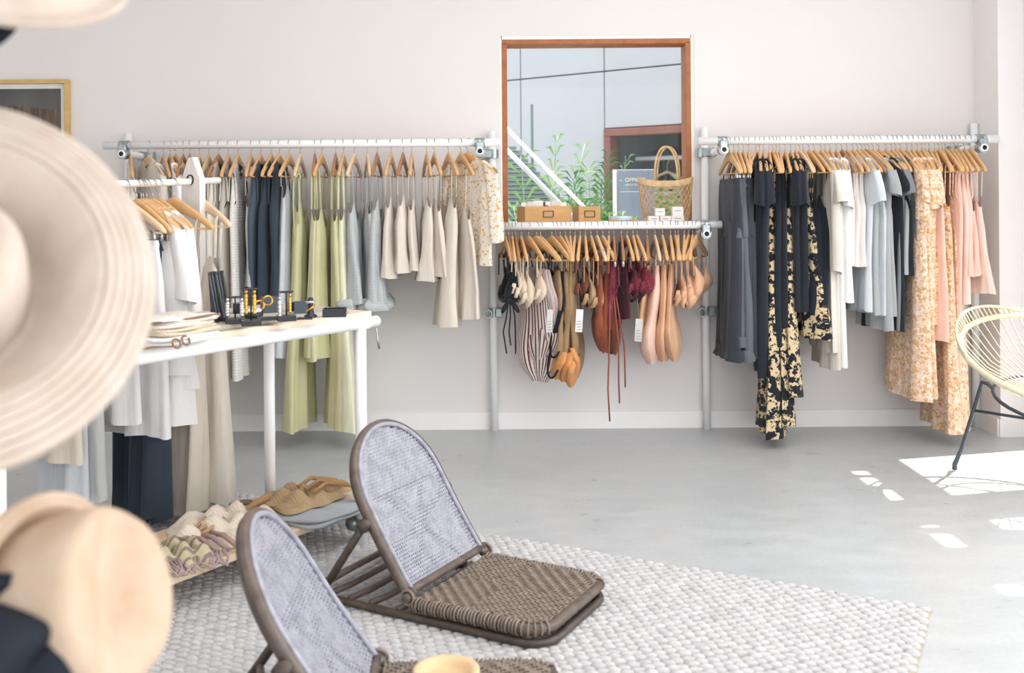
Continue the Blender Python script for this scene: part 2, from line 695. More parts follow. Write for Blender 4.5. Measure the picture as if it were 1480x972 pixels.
def frond(parent, base, tip, droop, nl, ll, lw, mat, seed):
    rnd = random.Random(seed)
    base, tip = Vector(base), Vector(tip)
    q = MB()
    pts = []
    for i in range(13):
        t = i / 12
        p = base.lerp(tip, t) + Vector((0, 0, droop * 4 * t * (1 - t) - droop * .6 * t * t))
        pts.append(p)
    q.tube(pts, [.006 * (1 - .7 * i / 12) + .001 for i in range(13)], 5)
    for i in range(nl):
        t = .25 + .75 * (i + .5) / nl
        k = t * 12
        a = int(min(k, 11))
        p = pts[a].lerp(pts[a + 1], k - a)
        d = (pts[a + 1] - pts[a]).normalized()
        for sd in (-1, 1):
            side = d.cross(Vector((0, 0, 1)))
            if side.length < .1:
                side = Vector((1, 0, 0))
            side = (side.normalized() * sd + Vector((rnd.uniform(-.3, .3), rnd.uniform(-.3, .3), rnd.uniform(-.1, .4)))).normalized()
            L = ll * (1.15 - abs(t - .55)) * rnd.uniform(.8, 1.15)
            dirv = (side * .8 + d * .7).normalized()
            e = p + dirv * L + Vector((0, 0, -L * .35))
            mid = p + dirv * L * .5 + Vector((0, 0, L * .03))
            wv = d.cross(dirv).normalized().cross(dirv) * lw
            q.add([p, mid + wv, e, mid - wv, mid + Vector((0, 0, -.004))], [(0, 1, 4), (1, 2, 4), (2, 3, 4), (3, 0, 4)])
    return q.build('frond', mat, parent, True)


def plant(name, label, base, tips, seed, nl=12, ll=.2, lw=.014, droop=.12, mats=(0, 1)):
    o = thing(name, label, 'plant', base)
    for i, t in enumerate(tips):
        t = Vector(t) - Vector(base)
        frond(o, (0.02 * math.cos(i * 2), .02 * math.sin(i * 2), .02), t, droop, nl, ll, lw, M_LEAF[mats[i % len(mats)]], seed * 50 + i)
    q = MB()
    q.tube([(0, 0, 0), (0.01, 0, .25)], [.03, .018], 8)
    q.build('stem', M_STEM, o)
    return o


b1 = at(775, 420, 6.6)
b1.z = 0
plant('palm', 'tall palm with arching pale green fronds left of the office sign', b1,
      [at(845, 196, 6.9), at(806, 184, 6.7), at(752, 212, 6.6), at(835, 240, 6.5), at(800, 232, 6.4), at(742, 285, 6.5), at(828, 285, 6.5)], 3, 10, .24, .013, .1, (2, 0, 0, 1, 2))
b2 = at(862, 430, 7.1)
b2.z = 0
plant('palm', 'bushy palm with feathery fronds directly behind the office sign', b2,
      [at(905, 215, 7.2), at(880, 208, 7.0), at(850, 225, 6.9), at(828, 240, 6.8), at(820, 275, 6.6), at(900, 245, 6.9), at(835, 300, 6.5), at(870, 240, 6.6), at(850, 270, 6.4), at(815, 300, 6.8), at(880, 280, 7.0), at(845, 285, 7.1), at(865, 300, 6.9)], 4, 20, .2, .009, .14, (0, 1, 2, 1))
b3 = at(890, 380, 6.1)
b3.z = 0
plant('fern', 'low arching fern in front of the office sign', b3,
      [at(868, 312, 6.0), at(880, 298, 6.0), at(900, 296, 6.0), at(918, 305, 6.0), at(858, 322, 5.98), at(912, 320, 5.98)], 5, 12, .1, .008, .06, (2, 0))
b4 = at(980, 420, 7.1)
b4.z = 0
plant('palm', 'leafy palm in front of the office window at right', b4,
      [at(950, 262, 6.9), at(985, 250, 7.0), at(965, 275, 6.6), at(998, 270, 6.9), at(940, 285, 6.7)], 6, 12, .2, .02, .08, (0, 2))

# OFFICES sign outdoors
sg_l, sg_r = at(886, 318, 6.35), at(940, 318, 6.35)
sg = thing('office_sign', 'blue grey directional sign with white lettering in the courtyard', 'sign', (sg_l.x, 6.35, 0), R(-3))
zt = at(890, 245, 6.35).z
q = MB()
q.box((.012, 0, zt / 2), (.024, .05, zt))
q.build('post', M_PIPE, sg, False)
q = MB()
q.box((.024 + .12, 0, (zt + .5) / 2), (.24, .03, zt - .5), bev=.004)
q.build('panel', plain('sign_blue_grey', '#8e9db2', .6, var=.05), sg, False)


def text(body, size, loc, rot, mat, parent, name='lettering', align='LEFT', ext=.002):
    cu = bpy.data.curves.new(name, 'FONT')
    cu.body = body
    cu.size = size
    cu.extrude = ext
    cu.offset = size * .02
    cu.align_x = align
    cu.materials.append(mat)
    tmp = bpy.data.objects.new('tmp_text', cu)
    COL.objects.link(tmp)
    me = bpy.data.meshes.new_from_object(tmp.evaluated_get(bpy.context.evaluated_depsgraph_get()))
    bpy.data.objects.remove(tmp)
    bpy.data.curves.remove(cu)
    me.name = name
    o = bpy.data.objects.new(name, me)
    COL.objects.link(o)
    o.location = loc
    o.rotation_euler = rot
    o.parent = parent
    return o


M_WLET = plain('white_lettering', '#f4f4f4', .6)
PXM = 6.35 / FPX
text('OFFICES', 5.6 * PXM / .72, (.024 + 12.5 * PXM * .96, -.018, zt - 17.5 * PXM), (R(90), 0, 0), M_WLET, sg)
text('UNITS 02-06', 3.0 * PXM / .72, (.024 + 12.5 * PXM * .96, -.018, zt - 23.5 * PXM), (R(90), 0, 0), M_WLET, sg)
q = MB()
q.tube([(.024 + 4 * PXM, -.018, zt - 17 * PXM), (.024 + 6 * PXM, -.018, zt - 14.2 * PXM), (.024 + 8 * PXM, -.018, zt - 17 * PXM)], .0022, 4)
q.box((.024 + 20 * PXM, -.017, zt - 32 * PXM), (31 * PXM, .003, .0035))
q.build('arrow_and_rule', M_WLET, sg, False)

# ------------------------------------------------------------------ racks
RAIL_Y = 5.25
ZL, ZM, ZR = 1.579, 1.137, 1.577
PR = .021


def ring_clamp(mb, c, axis, r=.03, h=.035):
    c = Vector(c)
    ax = Vector(axis).normalized()
    mb.loft_axis([(c - ax * h / 2, r * .8), (c - ax * h / 2, r), (c + ax * h / 2, r), (c + ax * h / 2, r * .8)], 14, ax)


def rack(label, z, x0, x1, posts, stubs, extra=()):
    o = thing('clothes_rack', label, 'rack', ((x0 + x1) / 2, RAIL_Y, 0), 0, 'white pipe racks along the back wall')
    ox = (x0 + x1) / 2
    L = lambda p: Vector(p) - Vector((ox, RAIL_Y, 0))
    q = MB()
    q.tube([L((x0, RAIL_Y, z)), L((x1, RAIL_Y, z))], PR, 16)
    q.build('rail', M_PIPE, o)
    for (px_, zt_) in posts:
        q = MB()
        q.tube([L((px_, WALL_Y - .045, 0.0)), L((px_, WALL_Y - .045, zt_))], PR, 16)
        q.build('post', M_PIPE, o)
    for (sx, sd) in stubs:
        zz = z - .047
        q = MB()
        q.pipe(L((sx, RAIL_Y - .05, zz)), L((sx, WALL_Y - .015, zz)), .02, .013)
        st = q.build('stub', M_PIPE, o)
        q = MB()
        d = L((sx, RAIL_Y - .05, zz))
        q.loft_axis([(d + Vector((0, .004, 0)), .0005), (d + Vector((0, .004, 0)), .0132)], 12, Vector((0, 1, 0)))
        q.build('bore', M_HOLE_SHADE, st)  # dark disc across the tube mouth, painted as the shade inside
        q = MB()
        ring_clamp(q, L((sx, RAIL_Y - .012, zz)), (0, 1, 0), .027, .05)
        ring_clamp(q, L((sx, RAIL_Y, z)), (1, 0, 0), .026, .05)
        q.box(L((sx, RAIL_Y - .02, z - .02)), (.045, .05, .05), bev=.006)
        q.tube([L((sx, RAIL_Y - .052, z + .006)), L((sx, RAIL_Y - .02, z + .006))], .008, 8)
        cl = q.build('clamp', M_STEEL, o, True, 40)
        q = MB()
        ring_clamp(q, L((sx, WALL_Y - .06, zz)), (0, 1, 0), .028, .05)
        ring_clamp(q, L((sx + sd * .065, WALL_Y - .045, zz)), (0, 0, 1), .028, .05)
        q.box(L((sx + sd * .035, WALL_Y - .05, zz)), (.05, .04, .05), bev=.006)
        q.build('clamp', M_STEEL, o, True, 40)
    for (ex, ez) in extra:
        q = MB()
        ring_clamp(q, L((ex, WALL_Y - .045, ez)), (0, 0, 1), .028, .05)
        q.box(L((ex + .03, WALL_Y - .06, ez)), (.04, .04, .05), bev=.005)
        q.tube([L((ex - .03 + .022 * math.cos(a), WALL_Y - .09, ez - .004 + .022 * math.sin(a))) for a in np.linspace(0, 2 * PI, 16, endpoint=False)], .006, 6, True)
        q.build('clamp', M_STEEL, o, True, 40)
    return o


pxl, pxm, pxr, pxe = at(186, 300, WALL_Y - .045).x, at(713, 400, WALL_Y - .045).x, at(1020, 400, WALL_Y - .045).x, at(1409, 300, WALL_Y - .045).x
rack('white pipe rack on the left with pale and green garments', ZL, at(150, 210, RAIL_Y).x, at(723, 207, RAIL_Y).x,
     [(pxl, 1.66), (pxm, 1.66)], [(at(180, 216, RAIL_Y).x, .6), (at(694, 216, RAIL_Y).x, 1)])
rack('white pipe rack on the right with dark and peach garments', ZR, at(1009, 203, RAIL_Y).x, at(1443, 201, RAIL_Y).x,
     [(pxr, 1.67), (pxe, 1.68)], [(at(1044, 212, RAIL_Y).x, -1), (at(1417, 212, RAIL_Y).x, -.5)])
rack('low white pipe rail under the window with swimwear', ZM, at(690, 327, RAIL_Y).x, at(1043, 325, RAIL_Y).x,
     [], [(at(722, 338, RAIL_Y).x, -.5), (at(1019, 336, RAIL_Y).x, .2)], [(pxm, .655), (pxr, .655)])

# ------------------------------------------------------------------ hangers
M_HW = [wood('hanger_beech', '#d6a66f', '#e4b986', (4, 4, 4), .38, 6), wood('hanger_light', '#e4c19c', '#ecd0b0', (4, 4, 4), .38, 6),
        wood('hanger_dark', '#a06f45', '#b5835a', (4, 4, 4), .38, 6)]


def shoulder(x):
    t = min(1.0, abs(x) / .215)
    return -.092 - .098 * (t ** 1.25)


def make_hanger(mat, clips):
    root = bpy.data.objects.new('clothes_hanger', None)
    COL.objects.link(root)
    q = MB()
    pts = [Vector((.0, 0, -.085)), Vector((0, 0, -.058))]
    for a in np.linspace(-PI / 2, PI * .95, 12):
        pts.append(Vector((.0255 * math.cos(a) * 1.0, 0, -.027 + .0265 * math.sin(a))))
    q.tube(pts, .0021, 6)
    q.build('hook', M_WIRE, root)
    # wooden shoulders: lofted sections, flat and rounded
    q = MB()
    rings = []
    for i in range(-12, 13):
        x = .215 * i / 12
        t = abs(i) / 12
        zc = shoulder(x)
        h = .019 * (1 - t) ** 1.5 + .0125
        th = .0075 + .002 * t
        cz = zc - h * .3
        if abs(i) == 12:
            h, th = h * .55, th * .6
        rings.append([Vector((x, th * math.cos(a) * (abs(math.cos(a)) ** -.35 if abs(math.cos(a)) > .05 else 1), cz + h * math.sin(a))) for a in np.linspace(0, 2 * PI, 10, endpoint=False)])
    q.loft(rings, True, True, True)
    q.build('shoulder_bar', mat, root)
    q = MB()
    q.tube([(-.195, 0, -.197), (.195, 0, -.197)], .0045, 8)
    q.build('trouser_bar', mat, root)
    if clips:
        for sx in (-.15, .15):
            q = MB()
            q.box((sx, 0, -.213), (.024, .016, .04), bev=.004)
            q.tube([(sx - .016, 0, -.196), (sx, .012, -.190), (sx + .016, 0, -.196)], .003, 6)
            q.build('clip', M_WIRE, root)
    return root


PROTO = {}


def hanger(kind, clips, loc, rotz, label, group):
    key = (kind, clips)
    if key not in PROTO:
        o = make_hanger(M_HW[kind], clips)
        PROTO[key] = o
    else:
        o = dup(PROTO[key])
    o.location = loc
    o.rotation_euler = (0, 0, rotz)
    tag(o, label, 'hanger', group)
    return o


# ------------------------------------------------------------------ garments
def smooth_keys(keys, z):
    zs = [-k[0] for k in keys]
    return [float(np.interp(-z, zs, [k[j] for k in keys])) for j in range(1, len(keys[0]))]


def body(mb, keys, nz=22, n=44, k=4, amp=(.1, .5), seed=0, topz=None, hemz=None, cx=0.0, drift=.01, tops=.3, twist=0.0):
    rnd = random.Random(seed)
    ph = [rnd.uniform(0, 6.28) for _ in range(6)]
    z0, z1 = keys[0][0], keys[-1][0]
    rings = []
    zz = [z0 + (z1 - z0) * (i / (nz - 1)) for i in range(nz)]
    for i, z in enumerate(zz):
        s = i / (nz - 1)
        # smoothed profile
        h = (z1 - z0) * .04
        a = [smooth_keys(keys, z + d) for d in (-h, 0, h)]
        wd = sum(q[0] for q in a) / 3
        th = sum(q[1] for q in a) / 3
        A = amp[0] + (amp[1] - amp[0]) * s
        ring = []
        for j in range(n):
            f_ = 2 * PI * j / n
            c_, s_ = math.cos(f_), math.sin(f_)
            x = wd * math.copysign(abs(c_) ** .85, c_)
            y = th * math.copysign(abs(s_) ** .75, s_)
            u = x / max(wd, 1e-4)
            fold = math.sin(k * u * 2.2 + ph[0] + .8 * s) * .6 + .4 * math.sin(k * u * 4.1 + ph[1] - .7 * s)
            y += th * A * fold * (1.0 if s_ >= 0 else .8)
            y += drift * math.sin(2.2 * s + ph[2]) * s
            x *= 1 + .05 * A * math.sin(5 * f_ + ph[3])
            zv = z
            if topz is not None:
                zv += topz(x, s_) * max(0.0, 1 - s / tops) ** 1.2
            if hemz is not None:
                zv += hemz(x, s_) * max(0.0, (s - .6) / .4) ** 1.5
            zv += .004 * math.sin(3 * f_ + ph[4]) * s
            X_ = x + cx + .008 * s * math.sin(3 * s + ph[5])
            tw = twist * min(1, 1.4 * s)
            ring.append(Vector((X_ * math.cos(tw) - y * math.sin(tw), X_ * math.sin(tw) + y * math.cos(tw), zv)))
        rings.append(ring)
    b0 = len(mb.v)
    for i, z in enumerate(zz):
        for j in range(n):
            mb.uv[b0 + i * n + j] = (1.4 * abs(j / n - .5), z)
    mb.loft(rings)


def sleeve(mb, sx, L, r0=.075, r1=.085, th=.026, seed=0, out=.05, x0=.165):
    rnd = random.Random(seed)
    ph = rnd.uniform(0, 6)
    rings = []
    n = 9
    for i in range(n):
        s = i / (n - 1)
        cx_ = sx * (x0 + out * math.sin(s * PI / 2) + .01)
        cz = -.155 - L * s
        r = r0 + (r1 - r0) * s
        ring = []
        for j in range(20):
            a = 2 * PI * j / 20
            ring.append(Vector((cx_ + r * .75 * math.cos(a) * (1 + .08 * math.sin(3 * a + ph + 2 * s)), th * (1 + .3 * s) * math.sin(a) * (1 + .25 * math.sin(2 * a + ph)), cz + r * .5 * math.cos(a) * -sx * (1 - s) - .012 * s * math.sin(a + ph))))
        rings.append(ring)
    mb.loft(rings)


def straps(o, mat, xs, zb, spread=.012, r=.0032, y=.0, yb=.014):
    for sx in (-1, 1):
        zt_ = shoulder(xs) + .008
        pts = []
        for sy, seq in ((-1, (2, 1)), (0, (0,)), (1, (1, 2))):
            for k in seq:
                pts.append([(sx * xs, y, zt_), (sx * (xs - .008), sy * .012, zt_ - .035), (sx * (xs - .02 + spread * sy), sy * yb, zb)][k])
        q = MB()
        q.tube(pts, r, 6)
        q.build('strap', mat, o)


def garment(style, name, label, cat, group, loc, rotz, L, mat, seed, kw):
    """builds one garment hanging from the hanger at loc; returns root"""
    o = thing(name, label, cat, loc, rotz, group)
    rnd = random.Random(seed)
    w_ = kw.get('w', .19)
    t = kw.get('t', .026 if style in ('tank', 'tee', 'long') else .02 if style == 'halter' else .03)
    z1 = -L
    m2 = kw.get('mat2', mat)

    def tank_top(scoop, half):
        def fn(x, s_):
            zz = shoulder(x) + .008 - (-.1)
            if abs(x) < half:
                zz -= scoop * (.5 + .5 * math.cos(PI * abs(x) / half)) * (1.0 if s_ < 0 else .6)
            return zz
        return fn
    if style in ('tank', 'tee', 'long'):
        sh = .165 if style == 'tank' else .185
        q = MB()
        arm = sh - .03 if style == 'tank' else sh
        keys = [(-.10, sh, .011), (-.2, arm, .016), (-.30, arm + .01, t), (-.38, w_, t * 1.05), (-.62, w_ * .96, t), (z1, w_ * kw.get('flare', 1.0), t * kw.get('ft', 1.35))]
        if z1 > -.64:
            keys = keys[:4] + [(z1, w_, t * 1.2)]
        body(q, keys, 24, 44, kw.get('k', 3), (.1, kw.get('amp', .55)), seed, tank_top(.12, .085), tops=.42 * .38 / L, twist=R(kw.get('tw', rnd.uniform(-7, 7))))
        q.build('body', mat, o)
        if style == 'tank':
            for sx in (-1, 1):
                q = MB()
                pts = [(sx * (sh + .002), 0, shoulder(sh) + .008), (sx * (arm + .004), -.016, -.22), (sx * (arm + .012), -.02, -.32), (sx * (arm + .03), 0, -.37), (sx * (arm + .012), .02, -.32), (sx * (arm + .004), .016, -.22)]
                q.tube(pts, .0035, 5, True)
                q.build('armhole_trim', m2, o)
        else:
            SL = kw.get('sl', .2) if style == 'tee' else kw.get('sl', .5)
            for sx in (-1, 1):
                q = MB()
                sleeve(q, sx, SL, .07, .075 if style == 'tee' else .05, .024, seed + sx, .06 if style == 'tee' else .045)
                q.build('sleeve', m2, o)
        q = MB()
        pts = []
        for a in np.linspace(0, 2 * PI, 20, endpoint=False):
            x = .082 * math.cos(a)
            pts.append((x, .012 * math.sin(a), -.1 + tank_top(.12, .085)(x, math.sin(a)) + .002))
        q.tube(pts, .004, 5, True)
        q.build('neckline', m2, o)
    elif style == 'strap':
        zb = kw.get('zb', -.37)
        q = MB()

        def tz(x, s_):
            return .105 * math.exp(-((abs(x) - .095) / .042) ** 2) - .045
        keys = [(zb, .135, .016), (zb - .1, w_ * .85, t), (zb - .25, w_ * .9, t), (z1, w_ * kw.get('flare', 1.0), t * kw.get('ft', 1.5))]
        body(q, keys, 26, 44, kw.get('k', 4), (.15, kw.get('amp', .6)), seed, tz, drift=kw.get('drift', .012), twist=R(kw.get('tw', rnd.uniform(-12, 12))))
        q.build('body', mat, o)
        straps(o, m2, kw.get('sx', .14), zb + .052, .006, kw.get('sr', .003))
        if kw.get('ruffle'):
            q = MB()
            body(q, [(z1 + .03, w_ * .9, t * 1.4), (z1, w_ * 1.0, t * 2.0), (z1 - .03, w_ * .95, t * 1.7)], 6, 60, 9, (.5, .9), seed + 5)
            q.build('ruffle', mat, o)
        if kw.get('tie'):
            q = MB()
            for dx in (-.01, .012):
                q.tube([(-.14, dx, shoulder(.14)), (-.15, dx * 1.4, -.3), (-.152, dx, -.48 - 4 * dx)], .004, 6)
            q.tube([(-.15 + .012 * math.cos(a), .02 * math.sin(a), -.2 + .015 * math.sin(2 * a)) for a in np.linspace(0, 2 * PI, 14, endpoint=False)], .005, 6, True)
            q.build('tie', mat, o)
        if kw.get('buttons'):
            q = MB()
            for i in range(5):
                q.box((-.05, -t * 1.6 - .002, -.45 - i * .09), (.014, .006, .014), bev=.003)
            q.build('button', plain('dark_button', '#4a423c', .4), o)
    elif style == 'halter':
        q = MB()
        zb = kw.get('zb', rnd.uniform(-.30, -.25))
        keys = [(zb, .09, .014), (zb - .12, .145, t * 1.05), (zb - .25, .14, t), (z1 + .17, .165, t * 1.5), (z1 + .08, .13, t * 1.5), (z1 + .02, .07, t * 1.0), (z1, .04, t * .5)]
        tw_ = R(kw.get('tw', rnd.choice((-1, 1)) * rnd.uniform(6, 24)))
        body(q, keys, 26, 40, kw.get('k', 3), (.15, .6), seed, lambda x, s_: .05 * math.exp(-((abs(x) - .08) / .035) ** 2) - .015, drift=.02, twist=tw_)
        q.build('body', mat, o)
        straps(o, kw.get('smat', m2), kw.get('sx', .15), zb + .03, .012, kw.get('sr', .0035))
        if kw.get('lining'):
            q = MB()
            lz = z1 + .15
            body(q, [(lz - .02, .10, t * 1.0), (lz - .08, .12, t * 1.25), (z1 + .01, .06, t * 1.15), (z1 - .03, .02, t * .5)], 12, 28, 3, (.15, .4), seed + 3, cx=-.06, twist=tw_)
            q.build('lining', kw['lining'], o)
        if kw.get('leg'):
            q = MB()
            pts = [(-.14 + .035 * math.cos(a), -.02 + .03 * math.cos(a + 1), z1 + .14 + .1 * math.sin(a)) for a in np.linspace(0, 2 * PI, 18, endpoint=False)]
            q.tube(pts, .006, 6, True)
            q.build('leg_trim', kw['leg'], o)
        if kw.get('strings'):
            for i, (dx, dz) in enumerate(kw['strings']):
                q = MB()
                q.tube([(-.15, dx * .4, z1 + .3), (-.17, dx, z1 + .05), (-.17, dx * 1.15 + .006, z1 - dz * .5), (-.172, dx * 1.05, z1 - dz)], .0065, 6, sq=.6)
                q.build('tie_string', mat, o)
    elif style == 'bra':
        zc = kw.get('zc', z1 + .08)
        for sx in (-1, 1):
            q = MB()
            rings = []
            hh = kw.get('hh', .075)
            for i in range(11):
                s = i / 10
                r = (math.sin(PI * min(1, s * .98 + .02) ** 1.5) * .9 + .06)
                cz = zc + hh * (1 - 2 * s)
                rings.append([Vector((sx * .095 + r * .062 * math.cos(a) - .012 * sx * s, -.012 + r * kw.get('t', .022) * math.sin(a) - .02 * math.sin(s * PI), cz - .01 * math.cos(a) * sx)) for a in np.linspace(0, 2 * PI, 18, endpoint=False)])
            q.loft(rings, True, True, True)
            q.build('cup', mat, o)
        straps(o, kw.get('smat', m2), kw.get('sx', .16), zc + .05, .012, kw.get('sr', .0035))
        q = MB()
        q.tube([(-.155, 0, zc - .01), (-.14, .012, zc - .055), (-.05, .02, zc - .075), (.05, .02, zc - .075), (.14, .012, zc - .055), (.155, 0, zc - .01)], .008, 6, sq=1.4)
        q.tube([(-.155, 0, zc - .01), (-.12, -.012, zc - .06), (0, -.012, zc - .065), (.12, -.012, zc - .06), (.155, 0, zc - .01)], .006, 6)
        q.build('band', mat, o)
        if kw.get('ties'):
            q = MB()
            zt_ = zc - .09
            for dx in (-.022, .0, .02):
                q.tube([(-.15, dx * .3, zt_ + .04), (-.16, dx, zt_ - .05), (-.16, dx * 1.5 + .008, zt_ - .13), (-.165, dx * 1.1, zt_ - .2 - abs(dx) * 2)], .004, 6)
            for sy in (-1, 1):
                q.tube([(-.155, .012 * sy + .016 * sy * (1 - math.cos(a)), zt_ + .02 - .05 * (1 - math.cos(a)) * .5 + .012 * math.sin(a)) for a in np.linspace(0, 2 * PI, 12, endpoint=False)], .006, 6, True)
            q.build('tie_string', mat, o)
    elif style in ('trousers', 'skirt'):
        zt_ = -.225
        q = MB()
        if style == 'skirt':
            body(q, [(zt_ - .02, w_ * .9, t * .8), (zt_ - .12, w_, t), (z1, w_ * kw.get('flare', 1.1), t * 1.5)], 22, 44, kw.get('k', 4), (.15, .6), seed)
            q.build('body', mat, o)
        else:
            body(q, [(zt_ - .02, w_ * .95, t * .8), (zt_ - .12, w_, t), (zt_ - .3, w_, t * 1.2)], 10, 40, 3, (.1, .25), seed)
            q.build('seat', mat, o)
            for sx in (-1, 1):
                q = MB()
                body(q, [(zt_ - .22, w_ * .5, t * 1.1), (zt_ - .4, w_ * .52, t), (z1 + .0 - .02 * sx, w_ * kw.get('lw', .5), t * kw.get('lt', 1.15))], 22, 28, 2, (.15, .55), seed + sx, cx=sx * w_ * .48)
                lg = q.build('trouser_leg', mat, o)
                if kw.get('cuff'):
                    q = MB()
                    body(q, [(z1 + .05, w_ * .52, t * 1.5), (z1 - .01, w_ * .53, t * 1.6)], 4, 28, 2, (.15, .4), seed + sx, cx=sx * w_ * .48)
                    q.build('cuff', mat, lg)
        q = MB()
        body(q, [(zt_, w_ * .9, t * .85), (zt_ - .045, w_ * .93, t * .95)], 4, 40, 3, (.06, .1), seed)
        q.build('waistband', m2, o)
    if kw.get('tagz') is not None:
        q = MB()
        tx, ty = kw.get('tagx', -.2), kw.get('tagy', .0)
        tz_ = kw['tagz']
        q.box((tx, ty, tz_), (.003, .036, .115), Matrix.Rotation(R(4), 3, 'X'))
        tg = q.build('price_tag', kw.get('tagm', M_TAG), o, False)
        q = MB()
        q.tube([(tx, ty, tz_ + .06), (tx + .01, ty + .004, tz_ + .16)], .0012, 5)
        for i in range(4):
            q.box((tx - .0022, ty + .002, tz_ - .045 + i * .014), (.001, .026 - .006 * (i % 2), .003))
        q.build('print', M_PRINT, tg, False)
    return o


ORD = ['first', 'second', 'third', 'fourth', 'fifth', 'sixth', 'seventh', 'eighth', 'ninth', 'tenth', 'eleventh', 'twelfth']


def hang_rack(rows, railname, place, base_rot, group, seed0, topnear=0.0):
    """rows: (px, style, material, hem_px, description, category, yaw_deg, hanger_kind, kw)"""
    from collections import Counter
    tot = Counter(r[4] for r in rows)
    cnt = Counter()
    for i, (px, style, mat, hem, desc, cat, yaw, hk, kw) in enumerate(rows):
        cnt[desc] += 1
        if tot[desc] > 1:
            lab = f'{desc}, {ORD[cnt[desc] - 1]} of {tot[desc]} from left on the {railname} rail'
            hl = f'{ORD[cnt[desc] - 1]} {desc} from left'
        else:
            lab = f'{desc} on the {railname} rail'
            hl = desc
        loc, zh = place(px, hem)
        jr = random.Random(seed0 + i * 31)
        rz = base_rot + R(yaw + jr.uniform(-3.5, 3.5))
        kw = dict(kw)
        if style == 'strap' and 't' not in kw:
            kw['t'] = .03 * jr.uniform(.75, 1.3)
            kw.setdefault('zb', -.37 + jr.uniform(-.03, .03))
        clips = style in ('trousers', 'skirt') or kw.get('clip', False)
        hlab = f'wooden hanger holding the {hl}, {railname} rail'
        hanger(hk, clips, loc, rz, hlab, 'hangers on the ' + railname + ' rail')
        L = loc.z - zh
        nm = {'top': {'tank': 'sleeveless_shirt', 'tee': 'tee_shirt', 'long': 'long_sleeve_shirt', 'strap': 'camisole'}.get(style, 'shirt'), 'dress': 'hanging_dress', 'trousers': 'hanging_trousers', 'skirt': 'hanging_skirt', 'swimsuit': 'hanging_swimsuit', 'bikini top': 'hanging_bikini'}[cat]
        garment(style, nm, lab, cat, 'garments on the ' + railname + ' rail', loc, rz, L, mat, seed0 + i * 7, kw)


# --- fabrics
F = {}
F['white'] = cloth('white_cotton', '#f0eeed')
F['cream'] = cloth('cream_linen', '#e6ded2')
F['linen'] = cloth('natural_linen', '#ded4c5')
F['beige'] = cloth('beige_cotton', '#dfd5c9')
F['oat'] = cloth('oatmeal_stripe', '#cfc8be', stripe=('#b9b1a6', 'Z', 34, .7))
F['rib'] = cloth('white_rib_knit', '#ebe6e0', rib=('Z', 22))
F['lgrey'] = cloth('light_grey_jersey', '#c9cbcb')
F['navy'] = cloth('navy_denim', '#39434f')
F['navy2'] = cloth('slate_denim', '#4f5d69')
F['black'] = cloth('black_jersey', '#262a32')
F['blackw'] = cloth('black_white_stripe', '#26262a', stripe=('#e8e4de', 'X', 14, .6))
F['olive'] = cloth('olive_crinkle', '#cfcb9f')
F['olive2'] = cloth('pale_olive_crinkle', '#dbd8b4')
F['olive3'] = cloth('pale_yellow_green_linen', '#e9e7cb')
F['gstripe'] = cloth('grey_fine_stripe', '#cdcfce', stripe=('#a3a8aa', 'Z', 42, .6))
F['yfloral'] = cloth('mustard_speck_floral', '#f1e9dd', floral=[('#d9a95a', 60, .58, .3), ('#e6c48c', 90, .6, 1.1)])
F['char'] = cloth('charcoal_cupro', '#62676d')
F['char2'] = cloth('dark_charcoal', '#3d4047')
F['bfloral'] = cloth('black_tan_floral', '#d9c29b', floral=[('#23262c', 22, .50, .2), ('#23262c', 45, .56, 1.4)])
F['lsand'] = cloth('pale_sand_jersey', '#ddd6cc')
F['pinkw'] = cloth('pale_blush_white', '#e9dfda')
F['gtee'] = cloth('grey_tee_jersey', '#a9acad')
F['gteel'] = cloth('light_blue_grey', '#cdd2d6')
F['gdark'] = cloth('slate_grey_jersey', '#7b8084')
F['ofloral'] = cloth('peach_floral', '#efcfb4', floral=[('#ddb083', 38, .53, .4), ('#cd9a68', 62, .59, 1.7), ('#f6e4d3', 45, .58, 2.6)])
F['ofloral2'] = cloth('amber_floral', '#e3bb92', floral=[('#c48d58', 40, .53, .9), ('#f0d9ba', 60, .58, 2.1)])
F['pink'] = cloth('blush_pink_crepe', '#efc6b6')
F['pink2'] = cloth('pale_pink_crepe', '#f2d3c6')
F['sblack'] = cloth('black_swim', '#22252b')
F['scream'] = cloth('cream_swim', '#e5d3bb')
F['spstripe'] = cloth('burgundy_stripe_swim', '#eee0d8', stripe=('#6d4044', 'U', 9.5, .66))
F['tan'] = cloth('tan_pinstripe_swim', '#bb9a74', stripe=('#6e543d', 'U', 22, .66))
F['orange'] = cloth('orange_lining', '#dd9c63')
F['rust'] = cloth('rust_swim', '#98553f')
F['rust2'] = cloth('brown_swim', '#7c4635')
F['maroon'] = cloth('maroon_dot_swim', '#7b2f3c', dots=('#c98d8d', 95))
F['mar2'] = cloth('dark_wine_swim', '#45222a')
F['nude'] = cloth('nude_swim', '#dcae8c')
F['blush'] = cloth('blush_satin_swim', '#edc7b3', rough=.6)
F['nude2'] = cloth('warm_tan_swim', '#cfa07c')


def place_rail(z):
    def fn(px, hem):
        x = ray(px, 210)[0] * RAIL_Y if z > 1.3 else ray(px, 327)[0] * RAIL_Y
        zh = at(px, hem, 5.08).z
        return Vector((x, RAIL_Y, z + PR + .002)), max(zh, .012)
    return fn


